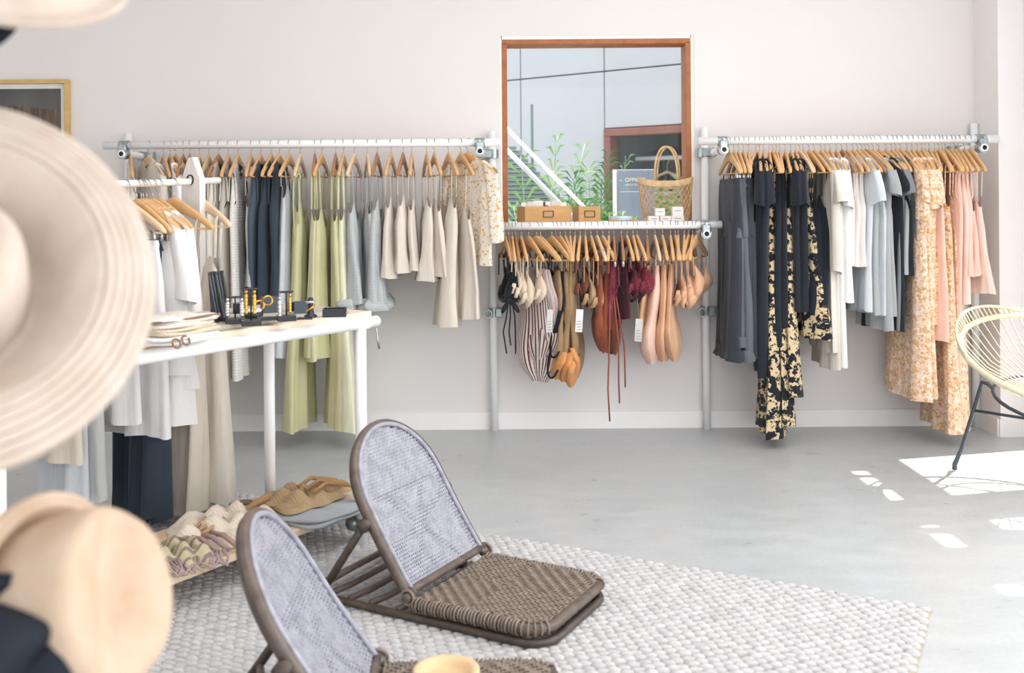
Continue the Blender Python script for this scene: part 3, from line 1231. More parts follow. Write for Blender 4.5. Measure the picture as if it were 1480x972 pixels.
K = dict
LEFT = [
    (188, 'tank', F['cream'], 430, 'cream sleeveless top beside the end clamp', 'top', 22, 0, K()),
    (215, 'long', F['cream'], 540, 'cream long sleeve shirt', 'top', 38, 1, K()),
    (236, 'tank', F['linen'], 500, 'natural linen top', 'top', 30, 0, K()),
    (246, 'tee', F['white'], 520, 'white short sleeve shirt', 'top', 30, 0, K()),
    (254, 'tank', F['linen'], 540, 'natural linen top', 'top', 34, 0, K()),
    (265, 'tank', F['white'], 540, 'white sleeveless top', 'top', 12, 2, K()),
    (274, 'strap', F['beige'], 560, 'beige linen slip dress', 'dress', 12, 2, K()),
    (288, 'tank', F['white'], 545, 'white sleeveless top', 'top', 8, 0, K()),
    (301.5, 'tank', F['linen'], 560, 'natural linen top', 'top', 6, 0, K()),
    (316, 'tank', F['cream'], 545, 'cream sleeveless shift top', 'top', 0, 2, K()),
    (330, 'tank', F['oat'], 548, 'oatmeal striped tank with black and white shoulder binding', 'top', 3, 0, K(mat2=F['blackw'])),
    (344, 'tank', F['rib'], 549, 'white ribbed tank with black and white shoulder binding', 'top', 4, 0, K(mat2=F['blackw'])),
    (363, 'strap', F['lgrey'], 415, 'light grey thin strap camisole', 'top', 6, 0, K()),
    (376.5, 'tank', F['navy2'], 430, 'slate denim sleeveless top', 'top', 2, 0, K(w=.2)),
    (392, 'tank', F['navy'], 440, 'dark navy sleeveless top', 'top', 4, 0, K(w=.2)),
    (403.5, 'tank', F['navy'], 448, 'dark navy sleeveless top', 'top', 0, 0, K(w=.2)),
    (418, 'strap', F['gteel'], 518, 'pale blue grey slip dress', 'dress', -3, 0, K(zb=-.3)),
    (434, 'strap', F['olive'], 625, 'long olive dress with knotted tie straps', 'dress', 3, 1, K(tie=1, w=.17, flare=1.15)),
    (455, 'strap', F['olive2'], 522, 'pale olive crinkled sundress', 'dress', 6, 2, K(sr=.006, zb=-.42)),
    (465, 'strap', F['olive'], 518, 'olive crinkled sundress', 'dress', 3, 0, K(sr=.006, zb=-.42)),
    (485, 'strap', F['olive'], 622, 'long olive crinkled dress', 'dress', 3, 2, K(sr=.006, zb=-.42)),
    (496.5, 'strap', F['olive3'], 624, 'long pale yellow green linen dress', 'dress', 6, 0, K(sr=.007, zb=-.42, flare=1.3, w=.18)),
    (512, 'strap', F['gstripe'], 440, 'grey fine striped camisole with ruffled hem', 'top', 0, 1, K(ruffle=1)),
    (531, 'strap', F['gstripe'], 440, 'grey fine striped camisole with ruffled hem', 'top', 10, 1, K(ruffle=1)),
    (545, 'strap', F['gstripe'], 440, 'grey fine striped camisole with ruffled hem', 'top', 2, 2, K(ruffle=1)),
    (565, 'strap', F['beige'], 402, 'beige thin strap camisole', 'top', 0, 0, K(zb=-.36)),
    (582.5, 'strap', F['beige'], 394, 'beige thin strap camisole', 'top', 2, 2, K(zb=-.35)),
    (595, 'strap', F['beige'], 392, 'beige thin strap camisole', 'top', 3, 0, K(zb=-.37)),
    (616.5, 'strap', F['beige'], 407, 'beige thin strap camisole', 'top', 10, 0, K(zb=-.36)),
    (627.5, 'strap', F['beige'], 400, 'beige thin strap camisole', 'top', 16, 0, K(zb=-.38)),
    (648, 'strap', F['linen'], 474, 'long natural slip dress near the right clamp', 'dress', 14, 0, K(zb=-.36)),
    (666, 'strap', F['beige'], 462, 'beige button front slip dress', 'dress', 16, 0, K(zb=-.42, buttons=1)),
    (676, 'long', F['yfloral'], 384, 'mustard speckled floral blouse with long sleeves', 'top', 42, 0, K(sl=.38, w=.2)),
]
hang_rack(LEFT, 'left', place_rail(ZL), R(90), 'left', 1000)

MID = [
    (730, 'bra', F['sblack'], 440, 'black bikini top with dangling ties', 'bikini top', 8, 0, K(ties=1, hh=.09, t=.05)),
    (735, 'bra', F['sblack'], 434, 'black bikini top', 'bikini top', 4, 2, K(t=.035, hh=.085)),
    (740, 'bra', F['scream'], 430, 'cream bikini top', 'bikini top', 2, 0, K()),
    (745, 'bra', F['scream'], 436, 'cream bikini top', 'bikini top', 4, 2, K()),
    (753, 'bra', F['scream'], 443, 'cream bikini top', 'bikini top', 10, 0, K(t=.03, hh=.095)),
    (764, 'bra', F['scream'], 438, 'cream bikini top', 'bikini top', 18, 0, K(t=.03, hh=.09)),
    (775.5, 'halter', F['spstripe'], 560, 'burgundy striped one piece swimsuit', 'swimsuit', 28, 0, K(smat=F['sblack'], leg=F['sblack'], tagz=-.5, tagy=.05, tagm=plain('grey_tag_card', '#c9c6c2', .7))),
    (781, 'halter', F['spstripe'], 530, 'burgundy striped one piece swimsuit', 'swimsuit', 26, 0, K(smat=F['sblack'], leg=F['sblack'])),
    (797.5, 'halter', F['tan'], 545, 'tan pinstripe swimsuit with orange lining', 'swimsuit', 24, 0, K(lining=F['orange'])),
    (803, 'halter', F['sblack'], 500, 'black one piece swimsuit', 'swimsuit', 20, 2, K()),
    (809.5, 'halter', F['tan'], 548, 'tan pinstripe swimsuit with orange lining', 'swimsuit', 16, 0, K(lining=F['orange'])),
    (817, 'halter', F['tan'], 540, 'tan pinstripe swimsuit with orange lining', 'swimsuit', 6, 0, K(lining=F['orange'])),
    (824, 'halter', F['tan'], 546, 'tan pinstripe swimsuit with orange lining', 'swimsuit', -2, 0, K(lining=F['orange'])),
    (831, 'halter', F['tan'], 556, 'tan pinstripe swimsuit with orange lining', 'swimsuit', -4, 0, K(lining=F['orange'])),
    (838.5, 'bra', F['rust2'], 430, 'dark brown bikini top', 'bikini top', -6, 0, K(tagz=-.5, tagy=-.005)),
    (846, 'bra', F['tan'], 445, 'tan pinstripe bikini top', 'bikini top', 0, 0, K()),
    (854, 'bra', F['tan'], 450, 'tan pinstripe bikini top', 'bikini top', 4, 0, K(hh=.1)),
    (863, 'halter', F['rust'], 512, 'rust one piece swimsuit', 'swimsuit', 10, 1, K(sr=.008)),
    (871, 'halter', F['rust'], 515, 'rust swimsuit with long hanging tie strings', 'swimsuit', 12, 0, K(sr=.008, strings=[(-.03, .24), (.02, .33), (-.06, .16)])),
    (880, 'halter', F['rust2'], 518, 'brown one piece swimsuit', 'swimsuit', -6, 0, K()),
    (887, 'tank', F['maroon'], 478, 'maroon dotted wrap top', 'top', -4, 2, K(w=.16, clip=True)),
    (898, 'tank', F['mar2'], 462, 'dark wine wrap top', 'top', -4, 2, K(w=.16, clip=True)),
    (906, 'bra', F['maroon'], 430, 'maroon dotted bikini top', 'bikini top', 0, 0, K(t=.035)),
    (915, 'bra', F['mar2'], 440, 'dark wine bikini top', 'bikini top', 0, 0, K(t=.03, tagz=-.55, tagy=.0, tagm=plain('grey_tag_card', '#c9c6c2', .7))),
    (920.5, 'bra', F['maroon'], 428, 'maroon dotted bikini top', 'bikini top', 2, 0, K(t=.045, hh=.09)),
    (935, 'halter', F['nude2'], 508, 'warm tan one piece swimsuit', 'swimsuit', -3, 2, K()),
    (946.5, 'halter', F['blush'], 532, 'blush satin one piece swimsuit', 'swimsuit', 0, 1, K(t=.03)),
    (957.5, 'halter', F['nude'], 528, 'nude one piece swimsuit', 'swimsuit', 0, 0, K()),
    (969, 'halter', F['nude'], 528, 'nude one piece swimsuit', 'swimsuit', -3, 0, K()),
    (976, 'bra', F['nude2'], 447, 'warm tan bikini top', 'bikini top', -4, 0, K()),
    (980, 'bra', F['nude'], 440, 'nude bikini top', 'bikini top', -6, 0, K()),
    (989, 'bra', F['nude'], 440, 'nude bikini top', 'bikini top', -10, 0, K(t=.03)),
    (995, 'bra', F['nude'], 450, 'nude bikini top', 'bikini top', -16, 0, K(t=.03)),
    (1001, 'bra', F['nude'], 436, 'nude bikini top', 'bikini top', -14, 0, K(t=.03)),
    (1007, 'bra', F['nude'], 430, 'nude bikini top', 'bikini top', -28, 0, K(t=.03)),
]
hang_rack(MID, 'middle', place_rail(ZM), R(90), 'middle', 3000)

RIGHT = [
    (1054, 'trousers', F['char2'], 520, 'dark charcoal wide trousers', 'trousers', 4, 0, K(cuff=1, t=.03)),
    (1061, 'trousers', F['char'], 500, 'charcoal trousers with rolled cuffs', 'trousers', -4, 0, K(cuff=1)),
    (1067.5, 'trousers', F['char'], 520, 'charcoal trousers with rolled cuffs', 'trousers', -6, 0, K(cuff=1)),
    (1074.5, 'trousers', F['char2'], 520, 'dark charcoal wide trousers', 'trousers', -6, 0, K(t=.028)),
    (1082, 'trousers', F['char2'], 525, 'dark charcoal wide trousers', 'trousers', -8, 0, K(t=.028)),
    (1092, 'tank', F['black'], 500, 'black sleeveless tunic', 'top', -26, 0, K()),
    (1097.5, 'tee', F['black'], 535, 'long black tee', 'top', -10, 0, K()),
    (1104, 'tee', F['black'], 545, 'long black tee', 'top', -12, 0, K(w=.21, t=.03)),
    (1112, 'strap', F['bfloral'], 632, 'black and tan floral maxi dress', 'dress', -10, 0, K(w=.18, flare=1.3, t=.03, ft=1.9)),
    (1117, 'strap', F['bfloral'], 615, 'black and tan floral maxi dress', 'dress', -8, 0, K(w=.18, flare=1.2, t=.03, ft=1.7)),
    (1122, 'tank', F['black'], 500, 'black sleeveless tunic', 'top', -8, 0, K()),
    (1127, 'tank', F['black'], 470, 'black sleeveless tunic', 'top', -8, 0, K()),
    (1135, 'strap', F['bfloral'], 572, 'black and tan floral midi dress', 'dress', -6, 0, K(w=.19, flare=1.2, t=.026)),
    (1143, 'tee', F['black'], 450, 'black tee', 'top', -8, 0, K(w=.19, t=.03)),
    (1150, 'tee', F['black'], 450, 'black tee', 'top', -4, 0, K(w=.2, t=.03)),
    (1156, 'strap', F['bfloral'], 490, 'short black and tan floral dress', 'dress', 0, 1, K(w=.19, flare=1.2)),
    (1161, 'strap', F['bfloral'], 488, 'short black and tan floral dress', 'dress', 0, 0, K(w=.19, flare=1.2)),
    (1169.5, 'strap', F['black'], 455, 'black thin strap slip dress', 'dress', 2, 0, K()),
    (1177, 'strap', F['black'], 480, 'black thin strap slip dress', 'dress', 4, 0, K(w=.2, t=.028)),
    (1187, 'long', F['lsand'], 510, 'pale sand long sleeve tee', 'top', -2, 0, K(sl=.55)),
    (1193, 'tee', F['lsand'], 535, 'long pale sand tee', 'top', -6, 0, K(t=.028)),
    (1200, 'tee', F['white'], 530, 'long white tee', 'top', -4, 0, K(t=.028)),
    (1209, 'tee', F['white'], 436, 'short white tee', 'top', -4, 0, K(w=.21, t=.032, sl=.22)),
    (1217, 'tank', F['pinkw'], 384, 'pale blush ribbed tank', 'top', 0, 2, K()),
    (1224.5, 'tank', F['pinkw'], 384, 'pale blush ribbed tank', 'top', 0, 0, K()),
    (1233, 'tank', F['pinkw'], 386, 'pale blush ribbed tank', 'top', 0, 0, K()),
    (1239.5, 'tee', F['gteel'], 450, 'pale blue grey tee', 'top', 8, 0, K(sl=.2)),
    (1246, 'tank', F['gtee'], 455, 'grey jersey tank', 'top', 6, 0, K()),
    (1251, 'tank', F['gteel'], 455, 'pale blue grey tank', 'top', 6, 2, K()),
    (1256, 'tank', F['gtee'], 458, 'grey jersey tank', 'top', 6, 0, K()),
    (1262, 'tee', F['gtee'], 478, 'grey jersey tee', 'top', 8, 0, K(sl=.16)),
    (1270, 'tee', F['black'], 478, 'black long line tee', 'top', 10, 0, K(sl=.14, w=.2)),
    (1281, 'tee', F['gdark'], 478, 'slate grey jersey tee', 'top', 4, 0, K(sl=.16)),
    (1289, 'tank', F['black'], 398, 'short black tank', 'top', 0, 0, K()),
    (1295, 'tank', F['gtee'], 396, 'short grey tank', 'top', 0, 0, K()),
    (1302, 'tank', F['gdark'], 396, 'short slate grey tank', 'top', 0, 0, K()),
    (1311, 'tee', F['ofloral'], 578, 'peach floral maxi dress', 'dress', -6, 0, K(w=.22, flare=1.15, t=.036, ft=1.5, sl=.28)),
    (1318.5, 'tee', F['ofloral'], 572, 'peach floral maxi dress', 'dress', -6, 0, K(w=.2, flare=1.15, t=.03, sl=.2)),
    (1326, 'tee', F['ofloral'], 575, 'peach floral maxi dress', 'dress', -8, 0, K(w=.2, flare=1.1, t=.03, sl=.22)),
    (1333, 'tee', F['ofloral'], 490, 'peach floral knee length dress', 'dress', -8, 0, K(w=.2, sl=.22)),
    (1337.5, 'tee', F['ofloral'], 470, 'peach floral knee length dress', 'dress', -12, 0, K(w=.2, sl=.2)),
    (1343, 'tank', F['pink'], 493, 'blush pink sleeveless dress', 'dress', -10, 0, K(w=.2)),
    (1351, 'strap', F['ofloral2'], 470, 'amber floral slip dress', 'dress', -12, 0, K(w=.19)),
    (1357, 'strap', F['ofloral'], 626, 'long peach floral slip dress', 'dress', -8, 0, K(w=.19, flare=1.2, t=.032, ft=1.8)),
    (1362, 'strap', F['ofloral2'], 474, 'amber floral slip dress', 'dress', -10, 0, K(w=.2, t=.03)),
    (1367, 'strap', F['ofloral'], 622, 'long peach floral slip dress', 'dress', -6, 0, K(w=.18, flare=1.1, t=.03)),
    (1374.5, 'tank', F['pink'], 590, 'long blush pink dress', 'dress', -10, 0, K(w=.19)),
    (1380, 'tank', F['pink2'], 440, 'pale pink crepe top', 'top', -8, 0, K(w=.2)),
    (1386, 'tank', F['pink'], 400, 'blush pink crepe top', 'top', -8, 0, K(w=.2)),
    (1394, 'strap', F['pink'], 398, 'blush pink camisole', 'top', -6, 0, K(w=.19)),
    (1402, 'strap', F['pink2'], 425, 'pale pink camisole', 'top', -6, 0, K(w=.19)),
]
hang_rack(RIGHT, 'right', place_rail(ZR), R(90), 'right', 5000)

# ------------------------------------------------------------------ display table
D1 = Vector((.55, .835, 0)).normalized()      # table's long direction, right and away
N1 = Vector((-.835, .55, 0)).normalized()     # table's short direction, to the back left
TR = Vector((-.560, 3.655, 0))                # front right leg
TL_, TW = 1.36, .48
tab = thing('display_table', 'white pipe framed display table with pale wooden top and low shelf', 'table', TR, math.atan2(D1.y, D1.x))
# local frame: x along D1 (0 at right legs, -TL at left), y along N1
M_PLY = wood('pale_birch_top', '#e3cdb4', '#ecdbc6', (1, 12, 12), .5, 2.5)
ZP = .822
q = MB()
q.tube([(-TL_ - .12, 0, ZP), (.09, 0, ZP)], PR, 16)
q.build('front_rail', M_PIPE, tab)
q = MB()
q.tube([(-TL_ - .12, TW, ZP), (.09, TW, ZP)], PR, 16)
q.build('back_rail', M_PIPE, tab)
q = MB()
q.box((-.65, TW / 2, ZP + .027), (1.45, TW - .02, .022), bev=.003)
q.build('tabletop', M_PLY, tab, False)
for lx, ly in ((0, 0), (0, TW), (-TL_, 0), (-TL_, TW)):
    q = MB()
    q.tube([(lx, ly, 0.0), (lx, ly, ZP)], PR, 16)
    q.build('leg', M_PIPE, tab)
    q = MB()
    ring_clamp(q, (lx + (.03 if lx == 0 else -.03), ly, ZP), (1, 0, 0), .0245, .03)
    q.build('clamp', M_PIPE, tab)
for lx in (0, -TL_):
    q = MB()
    q.tube([(lx, -.03, .085), (lx, TW + .03, .085)], PR * .9, 12)
    cb = q.build('shelf_bearer', M_PIPE, tab)
    q = MB()
    ring_clamp(q, (lx, 0.03, .085), (0, 1, 0), .03, .05)
    ring_clamp(q, (lx, 0, .085), (0, 0, 1), .028, .05)
    q.build('clamp', M_STEEL, tab)
q = MB()
q.box((-.62, TW / 2, .125), (1.5, .40, .024), bev=.003)
q.build('shelf', wood('shelf_pine', '#e6caa8', '#efd9bd', (1, 12, 12), .5, 2.5), tab, False)
q = MB()
q.tube([(.055, -.03, ZP - .02), (.06, -.03, ZP - .07), (.07, -.03, ZP - .1)], .004, 6)
q.build('set_screw', M_STEEL, tab)


def tabp(lx, ly, z):
    return TR + D1 * lx + N1 * ly + Vector((0, 0, z))


TT = ZP + .039                                  # table top surface
ANG = math.atan2(D1.y, D1.x)


def on_table(px, py, z=TT):
    return on_z(px, py, z)


# linen covered display board
q = MB()
q.box((0, 0, .008), (.62, .40, .016), bev=.002)
brd = q.build('display_board', cloth('linen_board', '#b9b3a6'), None, False)
tag(brd, 'grey linen covered board under the jewellery stands on the table', 'board')
brd.location = tabp(-.325, TW / 2, TT)
brd.rotation_euler = (0, 0, ANG)
BT = TT + .016


def base_at(px, py, z=BT):
    return on_z(px, py, z)


def jewel_stand(px, py, hgt, label, earr, wid=.03, rot=.3, em=M_GOLD):
    p = base_at(px, py)
    o = thing('jewellery_stand', label, 'jewellery stand', p, rot, 'jewellery stands on the table')
    q = MB()
    q.box((0, 0, .009), (.062, .05, .018), bev=.002)
    q.build('base', M_BLACK, o, False)
    q = MB()
    q.tube([(0, 0, .015), (0, 0, hgt)], .0028, 8)
    q.build('rod', M_BLACK, o)
    q = MB()
    q.box((0, 0, hgt), (wid * 1.5, .007, .007), bev=.002)
    q.build('crossbar', M_BLACK, o, False)
    return o, p


def earring(p, rot, mat, L, label, r=.006):
    o = thing('earring', label, 'earring', p, rot, 'earrings on the jewellery stands')
    q = MB()
    q.lathe([(.0005, .004), (.005, .003), (.006, -.002), (.002, -.006)], 10)
    q.build('stud', mat, o)
    q = MB()
    prof = [(.001, -.006)]
    for i in range(14):
        prof.append((r * (.55 + .45 * abs(math.sin(i * 1.15))), -.008 - L * i / 13))
    prof.append((.0005, -.012 - L))
    q.lathe(prof, 10)
    q.build('drop', mat, o)


s1, p1 = jewel_stand(340, 467, .085, 'black jewellery stand at the left front of the linen board', 0)
for dx, nm in ((-.022, 'left'), (.024, 'right')):
    earring(p1 + Vector((dx, -.008, .078)), 0, M_SILVER, .045, f'curved silver earring, {nm} of the pair on the leftmost jewellery stand', .008)
s2, p2 = jewel_stand(363, 470, .115, 'tall black jewellery stand in the middle with long gold earrings', 0)
for dx, nm in ((-.013, 'left'), (.013, 'right')):
    earring(p2 + Vector((dx, -.008, .108)), 0, M_GOLD, .062, f'long textured gold earring, {nm} of the pair on the tall stand', .007)
s3, p3 = jewel_stand(414, 463, .095, 'black jewellery stand with silver and gold earrings near the right', 0)
earring(p3 + Vector((-.02, -.008, .075)), 0, M_SILVER, .07, 'long silver earring on the right hand jewellery stand', .008)
earring(p3 + Vector((.014, -.008, .085)), 0, M_GOLD, .05, 'gold drop earring on the right hand jewellery stand', .006)


def block(px, py, sx, sy, sz, rot, label, mat=M_BLACK, wedge=0.0, name='display_block'):
    p = base_at(px, py)
    q = MB()
    hx, hy = sx / 2, sy / 2
    vs = [(-hx, -hy, 0), (hx, -hy, 0), (hx, hy, 0), (-hx, hy, 0), (-hx, -hy + wedge, sz), (hx, -hy + wedge, sz), (hx, hy, sz), (-hx, hy, sz)]
    q.add(vs, [(0, 3, 2, 1), (4, 5, 6, 7), (0, 1, 5, 4), (1, 2, 6, 5), (2, 3, 7, 6), (3, 0, 4, 7)])
    o = q.build(name, mat, None, False)
    o.location = p
    o.rotation_euler = (0, 0, rot)
    tag(o, label, 'display block', 'black display blocks on the table')
    return o


block(347, 452, .05, .05, .035, .3, 'black block behind the leftmost jewellery stand')
cush = MB()
cush.lathe([(.001, 0), (.036, 0), (.038, .012), (.034, .018)], 20)
o = cush.build('display_block', M_BLACK, None)
o.location = base_at(364, 459)
tag(o, 'low black cushion block with white beads behind the tall stand', 'display block', 'black display blocks on the table')
q = MB()
for i in range(16):
    a = 2 * PI * i / 16
    q.lathe([(.0005, .0065), (.005, .004), (.0065, 0), (.005, -.004), (.0005, -.0065)], 8, (.027 * math.cos(a), .022 * math.sin(a), 0))
o = q.build('beaded_bracelet', plain('white_bead', '#f1efee', .3), None)
o.location = base_at(364, 459) + Vector((0, 0, .024))
tag(o, 'white beaded bracelet on the low black cushion block', 'bracelet')
block(391, 451, .06, .05, .055, .5, 'tall black wedge block carrying gold hoops', plain('slate_block', '#3c444e', .4), .02)
for k, (dx, dz, nm) in enumerate(((-.022, .045, 'nearer'), (.004, .06, 'farther'))):
    q = MB()
    q.tube([(.016 * math.cos(a), .004 * math.sin(2 * a), .016 * math.sin(a)) for a in np.linspace(0, 2 * PI, 20, endpoint=False)], .0035, 8, True)
    o = q.build('hoop_earring', M_GOLD, None)
    o.location = base_at(385, 455) + Vector((dx, -.01 + .012 * k, dz - .01))
    o.rotation_euler = (0, 0, .4)
    tag(o, f'gold hoop earring, the {nm} of two on the wedge block', 'earring', 'gold hoops')
block(424, 449, .04, .04, .032, .3, 'small black cube between two jewellery pieces')
block(437, 452, .055, .05, .04, .2, 'slate grey wedge block right of the earring stands', plain('slate_block', '#3c444e', .4), .022)
block(390, 462, .08, .04, .01, .25, 'flat black slab right of the tall jewellery stand')
block(441, 461, .05, .03, .006, .1, 'thin black slab under the slate wedge block')
bust = thing('ring_display', 'black ring display holding silver and gold pieces at right', 'jewellery stand', base_at(449, 458), .2)
q = MB()
q.lathe([(.001, 0), (.022, 0), (.022, .006), (.012, .012), (.008, .04), (.011, .055), (.008, .066), (.0005, .068)], 14)
q.build('base', M_BLACK, bust)
q = MB()
q.tube([(.013 * math.cos(a), .013 * math.sin(a), .03 + .01 * math.cos(a)) for a in np.linspace(0, 2 * PI, 18, endpoint=False)], .004, 8, True)
q.build('gold_band', M_GOLD, bust)
q = MB()
q.tube([(.013 * math.cos(a), .013 * math.sin(a), .052) for a in np.linspace(0, 2 * PI, 18, endpoint=False)], .004, 8, True)
q.build('silver_band', M_SILVER, bust)
# open black tray with gold inside
tr_ = thing('jewellery_tray', 'open black tray with a gold lining at the right end of the table', 'tray', base_at(484, 457), .1)
q = MB()
sx, sy, sz = .075, .06, .028
for (cx, cy, ax, ay) in ((0, -sy / 2, sx, .004), (0, sy / 2, sx, .004), (-sx / 2, 0, .004, sy), (sx / 2, 0, .004, sy)):
    q.box((cx, cy, sz / 2), (ax, ay, sz))
q.box((0, 0, .003), (sx, sy, .006))
q.build('tray_box', M_BLACK, tr_, False)
q = MB()
q.box((0, 0, .014), (sx - .008, sy - .008, .012))
q.build('gold_lining', plain('satin_gold', '#cdb98a', .35, metal=.6), tr_, False)
# leaning black glossy necklace panel
q = MB()
pw, ph = .05, .165


def fn(u, v):
    return Vector(((u - .5) * pw, .005 * math.sin(u * 14 + v * 4) + v * .02, v * ph))


q.grid(fn, 14, 14)
vs0 = len(q.v)
o = q.build('necklace_display', plain('gloss_black_vinyl', '#20242b', .12, .7), None)
md = o.modifiers.new('thick', 'SOLIDIFY')
md.thickness = .006
o.location = base_at(318, 466) + Vector((0, 0, .002))
o.rotation_euler = (R(4), R(-4), .45)
tag(o, 'glossy black rippled necklace display leaning upright on the table', 'jewellery display')


# folded knits
def folded(name, label, cat, loc, sx, sy, h, rot, mat, layers, seed, group=None, trim=None):
    rnd = random.Random(seed)
    o = thing(name, label, cat, loc, rot, group)
    for k in range(layers):
        q = MB()
        hh = h / layers
        z0 = k * hh
        n = 28
        ph = rnd.uniform(0, 6)
        dx, dy = rnd.uniform(-.008, .008), rnd.uniform(-.008, .008)
        rings = []
        for (s, zf) in ((.0, .02), (.94, .02), (1.0, .5), (.95, .96), (.0, 1.0)):
            ring = []
            for j in range(n):
                a = 2 * PI * j / n
                c_, s_ = math.cos(a), math.sin(a)
                e = 5.0
                rr_ = (abs(c_) ** e + abs(s_) ** e) ** (-1 / e)
                ww = 1 + .04 * math.sin(3 * a + ph) + .02 * math.sin(7 * a + 2 * ph)
                ring.append(Vector((dx + sx / 2 * rr_ * c_ * s * ww, dy + sy / 2 * rr_ * s_ * s * ww, z0 + hh * zf + .003 * math.sin(4 * a + ph) * (1 if zf > .3 else 0))))
            rings.append(ring)
        q.loft(rings)
        q.build('fold', mat, o)
    if trim:
        q = MB()
        q.tube([(-sx * .5, -sy * .47, h * .75), (-sx * .1, -sy * .5, h * .8), (sx * .25, -sy * .52, h * 1.02), (sx * .48, -sy * .46, h * 1.0), (sx * .5, -sy * .3, h * .8), (sx * .3, -sy * .5, h * .6)], .004, 6)
        q.build('trim_cord', trim, o)
    return o


M_BROWNT = plain('brown_cord', '#8a6a56', .8)
KN = [cloth('cream_knit', '#ece3d6', rib=('X', 30)), cloth('white_knit', '#f1eeea', rib=('X', 30)), cloth('sand_knit', '#dccbb5', rib=('X', 30))]
pk = on_z(246, 492, TT)
folded('folded_knit', 'white folded knit at the bottom of the table stack', 'knitwear', pk, .26, .22, .026, ANG, KN[1], 2, 1, 'folded knits on the table')
folded('folded_knit', 'sand folded knit in the middle of the table stack', 'knitwear', pk + Vector((.0, 0, .027)), .25, .2, .02, ANG + .1, KN[2], 2, 2, 'folded knits on the table')
folded('folded_knit', 'cream folded knit with brown cord on top of the table stack', 'knitwear', pk + Vector((0, 0, .048)), .23, .19, .026, ANG - .1, KN[0], 2, 3, 'folded knits on the table', M_BROWNT)
sung = thing('sunglasses', 'brown sunglasses lying on the table before the knit stack', 'sunglasses', on_z(262, 501, TT) + Vector((0, 0, .004)), ANG + .5)
for sx in (-1, 1):
    q = MB()
    q.tube([(sx * .032 + .024 * math.cos(a), .006 * math.sin(a), .010 + .012 * math.sin(a)) for a in np.linspace(0, 2 * PI, 18, endpoint=False)], .003, 6, True)
    q.build('rim', M_BROWNT, sung)
    q = MB()
    q.tube([(sx * .057, 0, .006), (sx * .06, .06, .004), (sx * .058, .11, -.008)], .002, 6)
    q.build('temple', M_BROWNT, sung)


# crumpled cloth on the low shelf
def crumple(name, label, cat, loc, sx, sy, h, rot, mat, seed, extra=None, group=None):
    rnd = random.Random(seed)
    ph = [rnd.uniform(0, 6.28) for _ in range(8)]
    o = thing(name, label, cat, loc, rot, group)

    def fn(u, v):
        a = u * 2 * PI
        rad = 1 + .16 * math.sin(3 * a + ph[0]) + .1 * math.sin(5 * a + ph[1]) + .06 * math.sin(9 * a + ph[2])
        r = v
        x, y = rad * r * math.cos(a) * sx / 2, rad * r * math.sin(a) * sy / 2
        e = max(0, 1 - v ** 4)
        z = h * e * (.55 + .28 * math.sin(14 * x / sx * 2 + ph[3] + 3 * y / sy) + .2 * math.sin(10 * y / sy * 2 + ph[4] + 5 * x / sx) + .12 * math.sin(26 * (x + y) / sx + ph[5]))
        return Vector((x, y, max(.003 * (1 - .5 * v), z)))
    q = MB()
    q.grid(fn, 60, 18)
    b = q.build('cloth', mat, o)
    md = b.modifiers.new('thick', 'SOLIDIFY')
    md.thickness = .003
    if extra:
        extra(o, rnd)
    return o


ST = .137


def fringe(o, rnd):
    q = MB()
    for i in range(34):
        x = -.13 + .26 * i / 33
        y = -.09 - .02 * rnd.random()
        q.tube([(x, y + .03, .03), (x + rnd.uniform(-.02, .02), y - .01, .018), (x + rnd.uniform(-.03, .03), y - .05, .006)], .0035, 5)
    q.build('tassel', cloth('mauve_tassel', '#b59d9b'), o)
    for i in range(4):
        q = MB()
        x = .03 + i * .035
        q.tube([(x, .06, .045), (x + .02, -.0, .05), (x + .05, -.06, .02)], .009, 6)
        q.build('braid', cloth('braid_mauve', '#a98d88'), o)


def cords(o, rnd):
    for i in range(3):
        y = -.03 + .03 * i
        q = MB()
        q.tube([(-.17, y, .03), (-.1, y - .03, .06), (-.02, y + .02, .055), (.06, y + .04, .045)], .006, 6)
        q.build('strap', plain('tan_leather', '#c69a72', .6), o)
    for i in range(12):
        q = MB()
        q.lathe([(.0005, .007), (.006, .004), (.007, 0), (.006, -.004), (.0005, -.007)], 8, (-.05 + i * .014, -.085 - .004 * math.sin(i), .02))
        q.build('bead', plain('wood_bead', '#d8b993', .6), o)


def buckles(o, rnd):
    for i in range(3):
        y = -.09 + .05 * i
        q = MB()
        q.tube([(-.02, y, .05), (.05, y + .02, .065), (.12, y - .01, .05), (.17, y + .03, .03)], .008, 6)
        q.build('strap', cloth('camel_strap', '#b08a60'), o)
    q = MB()
    q.tube([(-.13, .02, .04), (-.19, .03, .02), (-.24, .01, .008)], .013, 6)
    q.build('strap', cloth('camel_strap', '#b08a60'), o)


